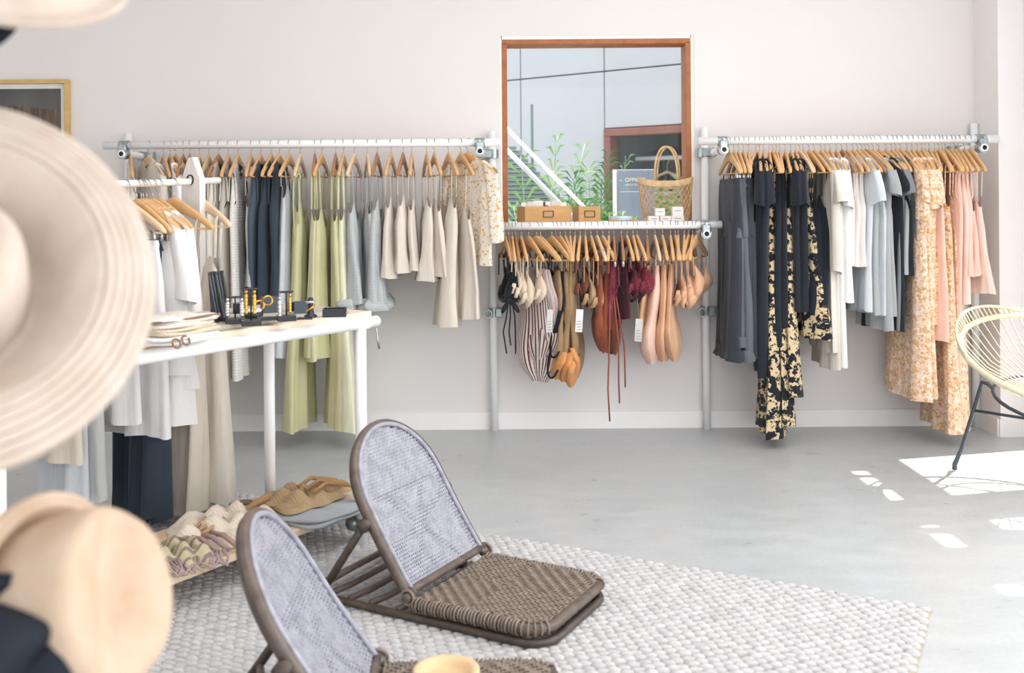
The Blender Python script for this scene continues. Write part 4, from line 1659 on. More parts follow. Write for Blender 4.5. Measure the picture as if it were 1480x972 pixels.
ps = on_z(448, 733, ST)
fj = folded('folded_jeans', 'pale grey folded denim under the camel cardigan on the low shelf', 'jeans', on_z(452, 741, ST), .30, .32, .03, ANG, cloth('grey_wash_denim', '#a9aeb2'), 2, 9)
crumple('cardigan', 'camel knitted cardigan draped over grey denim on the low shelf', 'cardigan', on_z(440, 734, ST) + Vector((0, 0, .032)), .36, .25, .055, ANG - .2, cloth('camel_knit', '#b69b78', rib=('X', 34)), 4, buckles)
crumple('crochet_bag', 'cream crocheted bag with tan straps in the middle of the low shelf', 'bag', on_z(318, 772, ST), .44, .34, .085, ANG + .1, cloth('cream_crochet', '#ecdfcd', rib=('X', 40)), 5, cords)
crumple('striped_scarf', 'olive and mauve striped scarf with tassels at the near shelf end', 'scarf', on_z(254, 810, ST), .27, .24, .075, ANG - .35, cloth('olive_mauve_stripe', '#c2b896', stripe=('#8f7a78', 'Y', 11, .8)), 6, fringe)
q = MB()
q.tube([(-.05, 0, .008), (0, .03, .008), (.06, .01, .008), (.11, .03, .008)], [.008, .012, .01, .004], 8)
o = q.build('leather_belt', plain('olive_leather', '#7a7561', .6), None)
o.location = on_z(352, 732, ST)
o.rotation_euler = (0, 0, 0.2)
tag(o, 'olive leather belt end lying beside the camel cardigan', 'belt')

# ------------------------------------------------------------------ front rack behind the table
RB = Vector((-1.275, 3.985, 0))
fr_ = thing('garment_stand', 'white wooden garment stand with pointed board and round dowel rail', 'rack', RB, ANG)
q = MB()
M_WB = wood('white_washed_board', '#dedad4', '#e9e6e1', (6, 6, 1), .6, 5)
hz = 1.452
outl = [(-.055, 0), (.055, 0), (.055, hz - .09), (.012, hz), (-.012, hz), (-.055, hz - .09)]
q.extrude(outl, .028)
q.xf(Matrix.Rotation(R(90), 4, 'Z'))
q.build('board', M_WB, fr_, False)
q = MB()
q.tube([(.0, 0, hz - .03), (.016, 0, hz - .03)], .004, 8)
q.build('screw', M_STEEL, fr_)
ZD = 1.362
pts = [(.13 - 1.75 * i / 16, 0, ZD - .022 * math.sin(PI * min(1, i / 12))) for i in range(17)]
q = MB()
q.tube(pts, .0135, 12)
q.build('dowel', wood('pale_dowel', '#e5e0d8', '#efebe4', (1, 10, 10), .5, 4), fr_)
q = MB()
ring_clamp(q, (-.016, 0, ZD), (1, 0, 0), .021, .004)
q.build('dowel_hole_shade', M_HOLE_SHADE, fr_)  # dark ring painted as the shaded gap; the board is not cut through
q = MB()
q.box((.01, .0, .06), (.20, .12, .12), bev=.008)
q.build('foot', plain('pale_concrete_foot', '#c9c7c1', .85, var=.08), fr_, False)
q = MB()
q.extrude(outl, .028)
q.xf(Matrix.Translation((-1.6, 0, 0)) @ Matrix.Rotation(R(90), 4, 'Z'))
q.build('board', M_WB, fr_, False)
q = MB()
q.box((-1.6, 0, .04), (.2, .12, .08), bev=.008)
q.build('foot', plain('pale_concrete_foot', '#c9c7c1', .85, var=.08), fr_, False)
q = MB()
q.box((0, 0, .035), (.26, .12, .07), bev=.004)
o = q.build('wooden_block', wood('weathered_block', '#b9ad98', '#cbbfa9', (1, 8, 8), .7, 3), None, False)
o.location = on_z(212, 768, 0.0) + Vector((0, .12, 0))
o.rotation_euler = (0, 0, ANG - .9)
tag(o, 'weathered wooden block on the floor under the navy trousers', 'block')


def place_front(px, hem):
    u = (px - 740) / FPX
    s = (RB.x - u * RB.y) / (u * D1.y - D1.x)
    p = RB + D1 * s
    i = min(16, max(0, (.13 - s) / 1.75 * 16))
    z = ZD - .022 * math.sin(PI * min(1, i / 12))
    near = p - N1 * .12
    zh = at(px, hem, near.y).z
    return Vector((p.x, p.y, z + .0135 + .002)), max(zh, .012)


ROT_F = math.atan2(N1.y, N1.x)
FRONT = [
    (30, 'long', F['lsand'], 640, 'pale sand cropped jacket', 'top', 0, 0, K()),
    (60, 'tank', F['linen'], 668, 'natural linen tunic', 'top', 0, 0, K()),
    (88, 'strap', F['gteel'], 720, 'pale grey slip dress', 'dress', 0, 0, K(w=.14)),
    (112, 'trousers', F['lgrey'], 735, 'light grey tie trousers', 'trousers', 0, 0, K(w=.12)),
    (140, 'tee', F['white'], 612, 'white boxy tee', 'top', 0, 0, K()),
    (182, 'skirt', F['white'], 628, 'white frayed hem skirt', 'skirt', 0, 1, K(w=.19, flare=1.25)),
        (198, 'trousers', F['navy'], 752, 'navy wide leg trousers', 'trousers', 0, 0, K(w=.15, lt=1.6, t=.035)),
    (204, 'trousers', F['navy'], 757, 'navy wide leg trousers', 'trousers', -2, 0, K(w=.15, lt=1.6, t=.03)),
    (207, 'tee', F['white'], 540, 'white loose short blouse', 'top', 0, 0, K(w=.23, t=.055, sl=.3)),
    (212, 'tank', F['white'], 612, 'white sleeveless tunic', 'top', 2, 0, K(w=.21, t=.05)),
    (221, 'long', F['white'], 560, 'white long sleeve blouse', 'top', 2, 0, K(w=.21, t=.05, sl=.42, flare=1.1)),
    (230, 'tank', F['white'], 515, 'white cropped sleeveless blouse', 'top', -2, 0, K(w=.2, t=.045)),
    (251, 'strap', F['linen'], 742, 'natural linen jumpsuit with thin straps', 'dress', 4, 0, K(w=.17, t=.05, flare=.8)),
    (287, 'strap', F['cream'], 722, 'cream wide strap jumpsuit at the rail end', 'dress', -2, 1, K(w=.16, sr=.008, flare=1.15, t=.045)),
]
hang_rack(FRONT, 'near stand', place_front, ROT_F, 'front', 7000)

# ------------------------------------------------------------------ things on the window ledge
M_BOX = wood('drawer_oak', '#c08f58', '#d2a36a', (1.5, 12, 12), .45, 5)
M_BRZ = plain('dark_bronze', '#5b5148', .45, metal=.6)


def card_box(label, pc, wd, dp, hh, rot):
    o = thing('card_box', label, 'box', pc, rot, 'wooden card boxes on the ledge')
    t = .009
    q = MB()
    q.box((0, -dp / 2 + t / 2, hh / 2), (wd, t, hh), bev=.0015)
    q.build('front', M_BOX, o, False)
    q = MB()
    for sx in (-1, 1):
        q.box((sx * (wd / 2 - t / 2), t / 2, hh / 2), (t, dp - t, hh), bev=.001)
    q.box((0, dp / 2 - t / 2, hh / 2), (wd - 2 * t, t, hh))
    q.box((0, 0, .004), (wd - .004, dp - .004, .008))
    q.build('carcass', M_BOX, o, False)
    q = MB()
    lw, lh = .055, .032
    zc = hh * .52
    for (cx, cz, ax, az) in ((0, zc + lh / 2, lw, .005), (0, zc - lh / 2, lw, .005), (-lw / 2, zc, .005, lh), (lw / 2, zc, .005, lh)):
        q.box((cx, -dp / 2 - .002, cz), (ax, .005, az))
    q.build('label_holder', M_BRZ, o, False)
    return o


LZ = LEDGE_Z
BY = 5.43
c1 = at(784, 320, BY)
card_box('wider oak card box full of cards on the window ledge', (c1.x + .01, BY + .03, LZ), .262, .17, .088, R(14))
c2 = at(846, 320, BY)
card_box('narrower oak card box, the right one on the window ledge', (c2.x + .008, BY + .03, LZ), .122, .15, .086, R(10))
rnd = random.Random(4)
for i in range(7):
    q = MB()
    q.box((0, 0, .05), (.055, .004 + .008 * (i % 2), .1), Matrix.Rotation(R(-12 + 5 * (i % 3)), 3, 'X'), .002)
    cm = [plain('card_white', '#efebe6', .7), plain('card_blush', '#e6d8cd', .7), plain('card_dark', '#4b4a48', .6)][(0, 1, 0, 2, 0, 1, 0)[i]]
    o = q.build('card_pack', cm, None, False)
    bx = -.1 + .034 * i
    a = R(14)
    o.location = (c1.x + .01 + bx * math.cos(a) - (.0 + .012 * (i % 2)) * math.sin(a), BY + .03 + bx * math.sin(a), LZ + .010 + .004 * (i % 3))
    o.rotation_euler = (0, 0, a)
    tag(o, f'{["white", "blush", "white", "dark", "white", "blush", "white"][i]} card pack, {ORD[i]} from left in the wider card box', 'cards', 'cards in the card box')

# straw basket bag
bx0 = at(963, 320, 5.45)
bag = thing('basket_bag', 'open woven straw basket bag leaning at the right of the ledge', 'bag', (bx0.x, 5.47, LZ), R(-4))
M_STRAW = plain('straw_natural', '#dab98e', .8, .2, var=.18, nscale=40)
BH = at(963, 258, 5.45).z - LZ


def bagp(a, s, out=0):
    wdt = .122 + .028 * s
    dpt = .05 + .005 * s
    sag = -.012 * math.cos(2 * a) * s
    return Vector(((wdt + out) * math.copysign(abs(math.cos(a)) ** .8, math.cos(a)), (dpt + out) * math.copysign(abs(math.sin(a)) ** .8, math.sin(a)), BH * s - sag))


q = MB()
NS = 22
for k in range(NS):
    for sd in (-1, 1):
        pts = [bagp(2 * PI * k / NS + sd * 1.1 * s, .06 + .80 * s, .002 * sd) for s in np.linspace(0, 1, 9)]
        q.tube(pts, .0023, 4, caps=False)
q.build('lattice', M_STRAW, bag)
q = MB()
rings = []
for s in (.84, .88, .92, .96, 1.0):
    rings.append([bagp(2 * PI * j / 40, s, .002 + .001 * math.sin(j * 2 + s * 60)) for j in range(40)])
q.loft(rings)
b = q.build('rim_band', M_STRAW, bag)
b.modifiers.new('thick', 'SOLIDIFY').thickness = .004
q = MB()
rings = [[bagp(2 * PI * j / 40, s, 0) * 1.0 for j in range(40)] for s in (0, .08)]
q.loft(rings, True, True)
q.build('base', M_STRAW, bag)
for sy in (-1, 1):
    q = MB()
    pts = []
    for t in np.linspace(0, PI, 17):
        pts.append(Vector((.01 + .062 * math.cos(t) + .01 * sy, sy * .045 * (1 - .5 * math.sin(t)), BH * .96 + .185 * math.sin(t) ** .8)))
    q.tube(pts, .0055, 8)
    q.build('handle', M_STRAW, bag)
# small white boxes
M_WBOX = plain('white_carton', '#efe7e2', .7)
for i, (px, py0, wpx, hpx, lab) in enumerate(((944.5, 320, 16, 8.5, 'left in the lower row'), (961.5, 320, 16, 8.5, 'middle in the lower row'), (979, 320, 18, 9, 'right in the lower row'),
                                              (953.5, 311, 14, 11, 'lone upper one at left'), (979, 310.5, 16, 13, 'upper one at right'))):
    p = at(px, py0, 5.34)
    k_ = 5.34 / FPX
    zb = LZ if py0 > 315 else LZ + 8.7 * k_
    o = thing('small_carton', f'small white carton before the straw bag, {lab}', 'box', (p.x, 5.345, zb), 0, 'white cartons on the ledge')
    q = MB()
    q.box((0, 0, hpx * k_ / 2), (wpx * k_, .045, hpx * k_), bev=.0015)
    q.build('carton', M_WBOX, o, False)
    q = MB()
    q.box((0, -.0228, hpx * k_ * .55), (wpx * k_ * .5, .001, .003))
    q.build('print', M_PRINT, o, False)
# glass dish, small orange stones
q = MB()
q.lathe([(.001, .004), (.05, .004), (.062, .012), (.068, .03), (.066, .032), (.06, .014), (.048, .008), (.001, .008)], 28)
o = q.build('glass_dish', plain('pale_glass_dish', '#cfe0de', .08, .6), None)
o.location = (at(897, 320, 5.42).x, 5.42, LZ)
tag(o, 'shallow pale glass dish on the ledge before the sign', 'dish')
for i, px in enumerate((886, 916)):
    q = MB()
    q.lathe([(.0005, 0), (.015, .002), (.02, .008), (.013, .014), (.0005, .015)], 12, (0, 0, 0), 1.3, .8)
    o = q.build('orange_stone', plain('orange_agate', '#dd9b66', .3), None)
    o.location = (at(px, 320, 5.33).x, 5.335, LZ)
    tag(o, f'polished orange stone on the ledge, {("left", "right")[i]} one of two', 'stone', 'orange stones')

# ------------------------------------------------------------------ framed picture
pf = at(100, 115, WALL_Y - .02)
pic = thing('framed_picture', 'oak framed photograph with white mount on the back wall at left', 'picture', (pf.x - .45, WALL_Y, pf.z - .55))
W2, H2 = .45, .55
M_OAK = wood('oak_frame', '#cba667', '#dab87c', (3, 3, 3), .45, 6)
q = MB()
fw = .022
for (cx, cz, ax, az) in ((0, H2 - fw / 2, 2 * W2, fw), (0, -H2 + fw / 2, 2 * W2, fw), (W2 - fw / 2, 0, fw, 2 * H2 - 2 * fw), (-W2 + fw / 2, 0, fw, 2 * H2 - 2 * fw)):
    q.box((cx, -.02, cz), (ax, .04, az), bev=.002)
q.build('frame', M_OAK, pic, False)
q = MB()
q.box((0, -.012, 0), (2 * W2 - 2 * fw, .008, 2 * H2 - 2 * fw))
q.build('mount', plain('white_mount', '#e9e6e3', .8), pic, False)
m = NT('photo_print', .5, .3)
sep = m.n('SeparateXYZ')
m.l(m.tc.outputs['Object'], sep.inputs[0])
slope = m.n('Math', operation='MULTIPLY_ADD')
slope.inputs[1].default_value = .10
m.l(sep.outputs['X'], slope.inputs[0])
m.l(sep.outputs['Z'], slope.inputs[2])
f1 = m.ramp(slope.outputs[0], [(.415, (0, 0, 0)), (.425, (1, 1, 1))])
pl = m.noise(6, 3, .5, m.coord((8, 8, .6)))
c = m.mix(f1, m.ramp(pl, [(.35, lin('#55493f')), (.65, lin('#75665a'))]), m.ramp(m.noise(3, 2), [(.3, lin('#4a4a4a')), (.7, lin('#6b6b68'))]))
m.base(c)
q = MB()
q.box((-.0, -.018, -.0), (2 * W2 - 2 * fw - .055, .004, 2 * H2 - 2 * fw - .055))
q.build('photo', m.m, pic, False)

# ------------------------------------------------------------------ rug
A0 = Vector((1.268, 3.04, 0))
E1 = Vector((-.888, .459, 0)).normalized()
E2 = Vector((-.459, -.888, 0)).normalized()
RL, RW = 2.92, 2.3
rug = thing('woven_rug', 'chunky cream woven jute rug on the concrete floor', 'rug', A0)
q = MB()
cs = [A0 - A0, E1 * RL, E1 * RL + E2 * RW, E2 * RW]
q.add([c + Vector((0, 0, .001)) for c in cs] + [c + Vector((0, 0, .010)) for c in cs], [(3, 2, 1, 0), (4, 5, 6, 7), (0, 1, 5, 4), (1, 2, 6, 5), (2, 3, 7, 6), (3, 0, 4, 7)])
M_RUG = plain('cream_jute', '#c4c2c2', .95, .1, var=.1, nscale=25, bump=.5)
q.build('backing', plain('rug_backing', '#b3a994', .95), rug, False)
rnd = np.random.default_rng(5)
du, dv = .040, .024
nu, nv = int(RL / du), int(RW / dv)
tmpl = []
for zf, rf in ((0.0, 1.0), (.55, .86), (.92, .5)):
    for j in range(8):
        a = 2 * PI * j / 8
        tmpl.append((rf * math.copysign(abs(math.cos(a)) ** .7, math.cos(a)), rf * math.copysign(abs(math.sin(a)) ** .7, math.sin(a)), zf))
tmpl.append((0, 0, 1.0))
T = np.array(tmpl)
tf = []
for k in range(2):
    for j in range(8):
        l = (j + 1) % 8
        tf.append((k * 8 + j, k * 8 + l, k * 8 + 8 + l, k * 8 + 8 + j))
tri = [(16 + j, 16 + (j + 1) % 8, 24) for j in range(8)]
e1, e2 = np.array(E1), np.array(E2)
allv, allf = [], []
b = 0
for iv in range(nv):
    for iu in range(nu):
        cu_ = (iu + .5 + .5 * (iv % 2)) * du + rnd.normal() * .002
        cv_ = (iv + .5) * dv + rnd.normal() * .0012 + .003 * math.sin(cu_ * 9)
        if cu_ > RL - .01:
            continue
        sx, sy, hz_ = du * .55 * rnd.uniform(.9, 1.1), dv * .58 * rnd.uniform(.9, 1.1), .013 * rnd.uniform(.75, 1.2)
        sk = .35
        P = (cu_ + T[:, 0] * sx)[:, None] * e1 + (cv_ + T[:, 1] * sy + T[:, 0] * sk * sy)[:, None] * e2
        P[:, 2] = .009 + T[:, 2] * hz_
        allv.append(P)
        allf.extend([tuple(i + b for i in f_) for f_ in tf])
        allf.extend([tuple(i + b for i in f_) for f_ in tri])
        b += 25
q = MB()
q.v = [tuple(p) for p in np.concatenate(allv)]
q.f = allf
wv = q.build('weave', M_RUG, rug, True)
wv['kind'] = 'stuff'
q = MB()
rr2 = random.Random(3)
for i in range(150):
    t = RL * i / 150
    p = E1 * t + Vector((0, 0, .006))
    d = -E2 * rr2.uniform(.006, .022) + E1 * rr2.uniform(-.012, .012)
    q.tube([p, p + d * .5 + Vector((0, 0, .004)), p + d], .0035, 4)
fg = q.build('fringe', M_RUG, rug)
fg['kind'] = 'stuff'


# ------------------------------------------------------------------ folding beach chairs
def cane_mat(name, c1, c2):
    m = NT(name, .4, .5)
    m.base(m.ramp(m.noise(30, 4), [(.3, lin(c1)), (.7, lin(c2))]))
    MATS[name] = m.m
    return m.m


M_CANE = cane_mat('grey_cane', '#8d8d98', '#acacb7')
M_CANE2 = cane_mat('brown_cane', '#76685a', '#94867a')
M_RATF = cane_mat('dark_rattan', '#54473f', '#71635a')
M_RATB = cane_mat('dark_base_rattan', '#40382f', '#5a4d44')
AL = R(58.4)
CW, CLB = .43, .52


def weave_panel(inside, u0, u1, v0, v1, su, sv, amp, wd, pos, over=2, flip=lambda u, v: 1):
    """interlaced flat strands; inside(u,v) tells where the panel is; pos(u,v,h) gives local point"""
    q = MB()

    def strand(fix, along_u, idx):
        lo, hi = (u0, u1) if along_u else (v0, v1)
        step = (sv if False else (su if along_u else sv)) * .5
        ps = []
        n = int((hi - lo) / step)
        k = 0
        for i in range(n + 1):
            t = lo + (hi - lo) * i / n
            uu, vv = (t, fix) if along_u else (fix, t)
            if not inside(uu, vv):
                if len(ps) > 1:
                    emit(ps, along_u)
                ps = []
                continue
            ph = PI * (t / (su if along_u else sv)) / over * 1.0 + flip(uu, vv) * PI * idx / over
            h = amp * math.sin(ph) * (1 if along_u else -1)
            ps.append((uu, vv, h))
        if len(ps) > 1:
            emit(ps, along_u)

    def emit(ps, along_u):
        vs, fs = [], []
        for (uu, vv, h) in ps:
            if along_u:
                a, c_ = (uu, vv - wd / 2, h), (uu, vv + wd / 2, h)
                mdl = (uu, vv, h + amp * .9)
            else:
                a, c_ = (uu - wd / 2, vv, h), (uu + wd / 2, vv, h)
                mdl = (uu, vv, h + amp * .9)
            vs += [pos(*a), pos(*mdl), pos(*c_)]
        for i in range(len(ps) - 1):
            for j in range(2):
                fs.append((i * 3 + j, i * 3 + j + 1, i * 3 + 4 + j, i * 3 + 3 + j))
        q.add(vs, fs)
    nu_ = int((u1 - u0) / su)
    nv_ = int((v1 - v0) / sv)
    for i in range(nu_ + 1):
        strand(u0 + su * (i + .5), False, i)
    for j in range(nv_ + 1):
        strand(v0 + sv * (j + .5), True, j)
    return q


def beach_chair(label, loc, rotz):
    """local: x forward (seat), y across, hinge line at x=0,z=.075"""
    o = thing('folding_chair', label, 'chair', loc, rotz, 'low folding cane chairs on the rug')
    hw = CW / 2
    # seat pad
    SL, RC = .445, .075
    zt_ = .068

    def inside_seat(u, v):
        if u < .012 or u > SL - .006 or abs(v) > hw - .006:
            return False
        if u > SL - RC and abs(v) > hw - RC:
            return (u - (SL - RC)) ** 2 + (abs(v) - (hw - RC)) ** 2 < (RC - .006) ** 2
        return True
    # seat frame loop (wrapped rim)
    loop = [Vector((.0, -hw, .052))]
    for i in range(1, 12):
        loop.append(Vector(((SL - RC) * i / 11, -hw, .052)))
    for a in np.linspace(-PI / 2, 0, 8)[1:]:
        loop.append(Vector((SL - RC + RC * math.cos(a), -hw + RC + RC * math.sin(a), .052)))
    for i in range(1, 10):
        loop.append(Vector((SL, -(hw - RC) + 2 * (hw - RC) * i / 9, .052)))
    for a in np.linspace(0, PI / 2, 8)[1:]:
        loop.append(Vector((SL - RC + RC * math.cos(a), hw - RC + RC * math.sin(a), .052)))
    for i in range(1, 12):
        loop.append(Vector(((SL - RC) * (1 - i / 11), hw, .052)))
    q = MB()
    q.tube(loop, .015, 10)
    q.build('seat_rim', M_RATF, o)
    q = MB()                                   # cane wrapping round the rim
    n = 0
    for i in range(len(loop) - 1):
        sl_ = (loop[i + 1] - loop[i]).length
        kk = max(1, int(sl_ / .0095))
        for j in range(kk):
            c = loop[i].lerp(loop[i + 1], (j + .5) / kk)
            d = (loop[i + 1] - loop[i]).normalized()
            front = c.x > SL - RC * .6
            if front and abs(c.y) < hw - RC * .5:
                continue
            up = Vector((0, 0, 1))
            sd_ = d.cross(up)
            rr_ = .0185 + .0015 * ((n * 7) % 3 - 1)
            q.tube([c + (up * math.cos(a) + sd_ * math.sin(a)) * rr_ for a in np.linspace(0, 2 * PI, 8, endpoint=False)], .0042, 4, True)
            n += 1
    wr = q.build('cane_wrap', M_CANE2, o)
    wr['kind'] = 'stuff'

    def seatpos(u, v, h):
        return Vector((u, v, zt_ + h - .006 * (1 - (v / hw) ** 2)))
    q = weave_panel(inside_seat, 0.0, SL, -hw, hw, .0115, .0115, .0024, .0088, seatpos, 2, lambda u, v: 1 if (u - .2) * (v - .02) > 0 else -1)
    s_ = q.build('seat_weave', M_CANE2, o)
    s_['kind'] = 'stuff'
    q = MB()
    ins = []
    for p in loop:
        ins.append(Vector((p.x, p.y * .985, zt_ - .014)))
    q.add([Vector((.2, 0, zt_ - .014))] + ins, [(0, i + 1, i + 2) for i in range(len(ins) - 1)])
    q.build('seat_core', M_RATB, o, False)
    # base loop on the floor
    BL = .42
    bl = [Vector((-BL, -hw - .012, .014))]
    for i in range(1, 9):
        bl.append(Vector((-BL + (BL + SL - RC) * i / 8, -hw - .004, .014)))
    for a in np.linspace(-PI / 2, 0, 8)[1:]:
        bl.append(Vector((SL - RC + (RC + .006) * math.cos(a), -hw + RC + (RC + .004) * math.sin(a), .014)))
    for a in np.linspace(0, PI / 2, 8):
        bl.append(Vector((SL - RC + (RC + .006) * math.cos(a), hw - RC + (RC + .004) * math.sin(a), .014)))
    for i in range(0, 9):
        bl.append(Vector(((SL - RC) - (BL + SL - RC) * i / 8, hw + .004, .014)))
    q = MB()
    q.tube(bl, .0125, 10)
    q.build('base_frame', M_RATB, o)
    for i, xx in enumerate((-.40, -.31, -.23, -.15, -.05)):
        q = MB()
        q.tube([(xx, -hw, .024), (xx + .03, -hw * .7, .034), (xx + .035, 0, .036), (xx + .03, hw * .7, .034), (xx, hw, .024)], .0105, 8)
        q.build('crossbar', M_RATF, o)
    # back
    bx, bz = -math.cos(AL), math.sin(AL)
    H0 = Vector((0, 0, .075))
    Ls = CLB - hw

    def backpos(u, v, h=0.0):
        # u along the back, v across, h toward the sitter
        return H0 + Vector((bx, 0, bz)) * u + Vector((0, 1, 0)) * v + Vector((bz, 0, -bx)) * (h + .012 * math.sin(PI * min(1, u / CLB)) * -1)

    def inside_back(u, v):
        if u < .012:
            return False
        if u <= Ls:
            return abs(v) < hw - .014
        return (u - Ls) ** 2 + v ** 2 < (hw - .014) ** 2
    arch = [(Ls * i / 9, -hw) for i in range(10)] + [(Ls + hw * math.sin(a), -hw * math.cos(a)) for a in np.linspace(0, PI, 25)[1:-1]] + [(Ls * (1 - i / 9), hw) for i in range(10)]
    q = MB()
    q.tube([backpos(u, v, -.006) for u, v in arch], .0135, 10)
    q.build('back_frame', M_RATF, o)
    q = MB()
    q.tube([backpos(u * .985, v * .945, .006) for u, v in arch], .0075, 8)
    q.build('back_beading', M_CANE, o)
    q = MB()
    q.tube([backpos(u, v, -.02) for u, v in arch], .008, 8)
    q.build('back_binding', M_RATB, o)
    q = weave_panel(inside_back, 0, CLB, -hw, hw, .0112, .0112, .0019, .0071, backpos, 1)
    bw_ = q.build('back_weave', M_CANE, o)
    bw_['kind'] = 'stuff'
    q = MB()
    q.tube([backpos(.012, v, .004) for v in np.linspace(-hw, hw, 7)], .012, 10)
    q.build('lower_bar', M_RATF, o)
    for ang_v in ((.30, -.15, .30, .15), (.02, -.12, .30, .1), (.02, .12, .30, -.1)):
        q = MB()
        q.tube([backpos(ang_v[0], ang_v[1], -.012), backpos(ang_v[2], ang_v[3], -.012)], .008, 8)
        q.build('back_brace', M_RATB, o)
    # hinges
    for sy in (-1, 1):
        q = MB()
        q.tube([(0, sy * (hw - .012), .075), (0, sy * (hw + .03), .075)], .014, 14)
        hg = q.build('hinge_pin', M_RATF, o)
        q = MB()
        q.tube([(.021 * math.cos(a), sy * (hw + .016), .075 + .021 * math.sin(a)) for a in np.linspace(0, 2 * PI, 16, endpoint=False)], .005, 6, True)
        q.build('hinge_loop', M_CANE2, hg)
    # prop
    pu = .245
    for sy in (-1, 1):
        a = backpos(pu, sy * (hw + .012), -.03)
        b_ = Vector((-.335, sy * (hw - .004), .03))
        q = MB()
        q.tube([a, a.lerp(b_, .5), b_], .0125, 10)
        q.build('prop', M_RATB, o)
        q = MB()
        q.tube([backpos(pu, sy * (hw - .01), -.012), backpos(pu, sy * (hw + .03), -.03)], .02, 10)
        q.build('prop_joint', M_RATB, o)
    q = MB()
    q.tube([(-.30, -hw, .07), (-.28, -hw * .6, .085), (-.28, hw * .6, .085), (-.30, hw, .07)], .0105, 8)
    q.build('prop_bar', M_RATF, o)
    return o


beach_chair('low folding cane chair in the middle of the rug, fully in view', (-.2077, 3.1553, .018), -.5003)
beach_chair('low folding cane chair in the foreground, cut off by the frame', (-.3408, 2.330, .018), .0425)

# wooden bowl
m_bowl = wood('pale_turned_wood', '#d9b88c', '#e6cba4', (2, 2, 10), .5, 3)
q = MB()
q.lathe([(.001, .0), (.06, .0), (.078, .015), (.086, .05), (.086, .07), (.080, .073), (.064, .068), (.058, .055), (.045, .048), (.001, .045)], 40)
o = q.build('wooden_bowl', m_bowl, None)
pb = on_z(645, 962, .162)
o.location = (pb.x, pb.y, .090)
o.scale = (.92, .92, .92)
tag(o, 'pale turned wooden bowl with thick rim resting on the foreground chair seat', 'bowl')

# ------------------------------------------------------------------ round cord armchair
CC = Vector((2.35, 4.2, 0))
arm = thing('cord_armchair', 'round pale cord armchair on black metal legs by the sunny corner', 'armchair', CC)
M_CORD = plain('cream_cord', '#e3d8ba', .7, .3, var=.08, nscale=30)
M_BLKM = plain('black_metal_leg', '#3f4650', .4, .5)
RA = .425


def ringp(a, k=1.0, dz=0.0):
    dx, dy = RA * k * math.cos(a), RA * k * math.sin(a)
    return Vector((dx, dy, .578 + .335 * dy + dz))


def seatp(a, k):
    return Vector((k * math.cos(a), k * math.sin(a) - .03, .445))


q = MB()
q.tube([ringp(a) for a in np.linspace(0, 2 * PI, 48, endpoint=False)], .0125, 10, True)
q.build('rim', M_CORD, arm)
q = MB()
def lift_(a):
    return math.sin((a - R(78)) / R(100) * PI)


aa = np.linspace(R(78), R(178), 30)
q.tube([ringp(a, 1 + .05 * lift_(a), .055 * lift_(a)) for a in aa], .007, 8)
q.build('outer_rim', M_CORD, arm)
q = MB()
for k in range(30):
    a = R(78) + R(100) * (k + .5) / 30
    pa, pb_ = ringp(a + .02, 1 + .05 * lift_(a), .055 * lift_(a)), ringp(a - .03, 1.0, .004)
    mid = (pa + pb_) / 2 + Vector((math.cos(a) * .012, math.sin(a) * .012, .02))
    q.tube([pb_, mid, pa], .0038, 5)
c_ = q.build('rim_cords', M_CORD, arm)
c_['kind'] = 'stuff'
for k in range(52):
    a = 2 * PI * k / 52
    q = MB()
    p0, p2 = ringp(a, .995), seatp(a - .25, .17)
    p1 = p0.lerp(p2, .5) + Vector((0, 0, -.02)) + Vector((math.cos(a), math.sin(a), 0)) * .03
    q.tube([p0, p0.lerp(p1, .6) + Vector((0, 0, -.004)), p1, p1.lerp(p2, .6) + Vector((0, 0, -.008)), p2], .0031, 5)
    q.build('cord', M_CORD, arm)
q = MB()
q.tube([seatp(a, .17) for a in np.linspace(0, 2 * PI, 32, endpoint=False)], .009, 8, True)
q.build('seat_ring', M_CORD, arm)
q = MB()
for k in range(12):
    t = -.16 + .32 * (k + .5) / 12
    l = math.sqrt(max(0, .17 ** 2 - t * t))
    q.tube([(-l, t - .03, .445), (l, t - .03, .445)], .0045, 5)
q.build('seat_cords', M_CORD, arm)
q = MB()
q.tube([(.3 * math.cos(a), .3 * math.sin(a) - .01, .405 + .06 * math.sin(a)) for a in np.linspace(0, 2 * PI, 32, endpoint=False)], .008, 8, True)
q.build('base_ring', M_BLKM, arm)
foot = on_z(1380, 680, 0) - CC
legs = [(foot, R(150)), (Vector((-.1, -.46, 0)), R(250)), (Vector((.42, -.2, 0)), R(330)), (Vector((.3, .4, 0)), R(50))]
tops = []
for ft, a in legs:
    top = Vector((.3 * math.cos(a), .3 * math.sin(a) - .01, .405 + .06 * math.sin(a) + .0))
    kn = ft.lerp(top, .9) + Vector((ft.x, ft.y, 0)).normalized() * .03
    kn.z = top.z + .02
    tops.append((ft, kn))
    q = MB()
    q.tube([ft + Vector((0, 0, .006)), ft + Vector((0, 0, .03)), ft.lerp(kn, .25), ft.lerp(kn, .93), kn + Vector((0, 0, -.002)), kn.lerp(top, .5) + Vector((0, 0, .006)), top], [.012, .0115, .0085, .0085, .0085, .0085, .008], 10)
    q.build('leg', M_BLKM, arm)
q = MB()
pA, pB = tops[0][0].lerp(tops[0][1], .69), tops[2][0].lerp(tops[2][1], .69)
q.tube([pA, pB], .007, 8)
q.build('stretcher', M_BLKM, arm)
q = MB()
pA, pB = tops[1][0].lerp(tops[1][1], .72), tops[3][0].lerp(tops[3][1], .72)
q.tube([pA, pB], .007, 8)
q.build('stretcher', M_BLKM, arm)


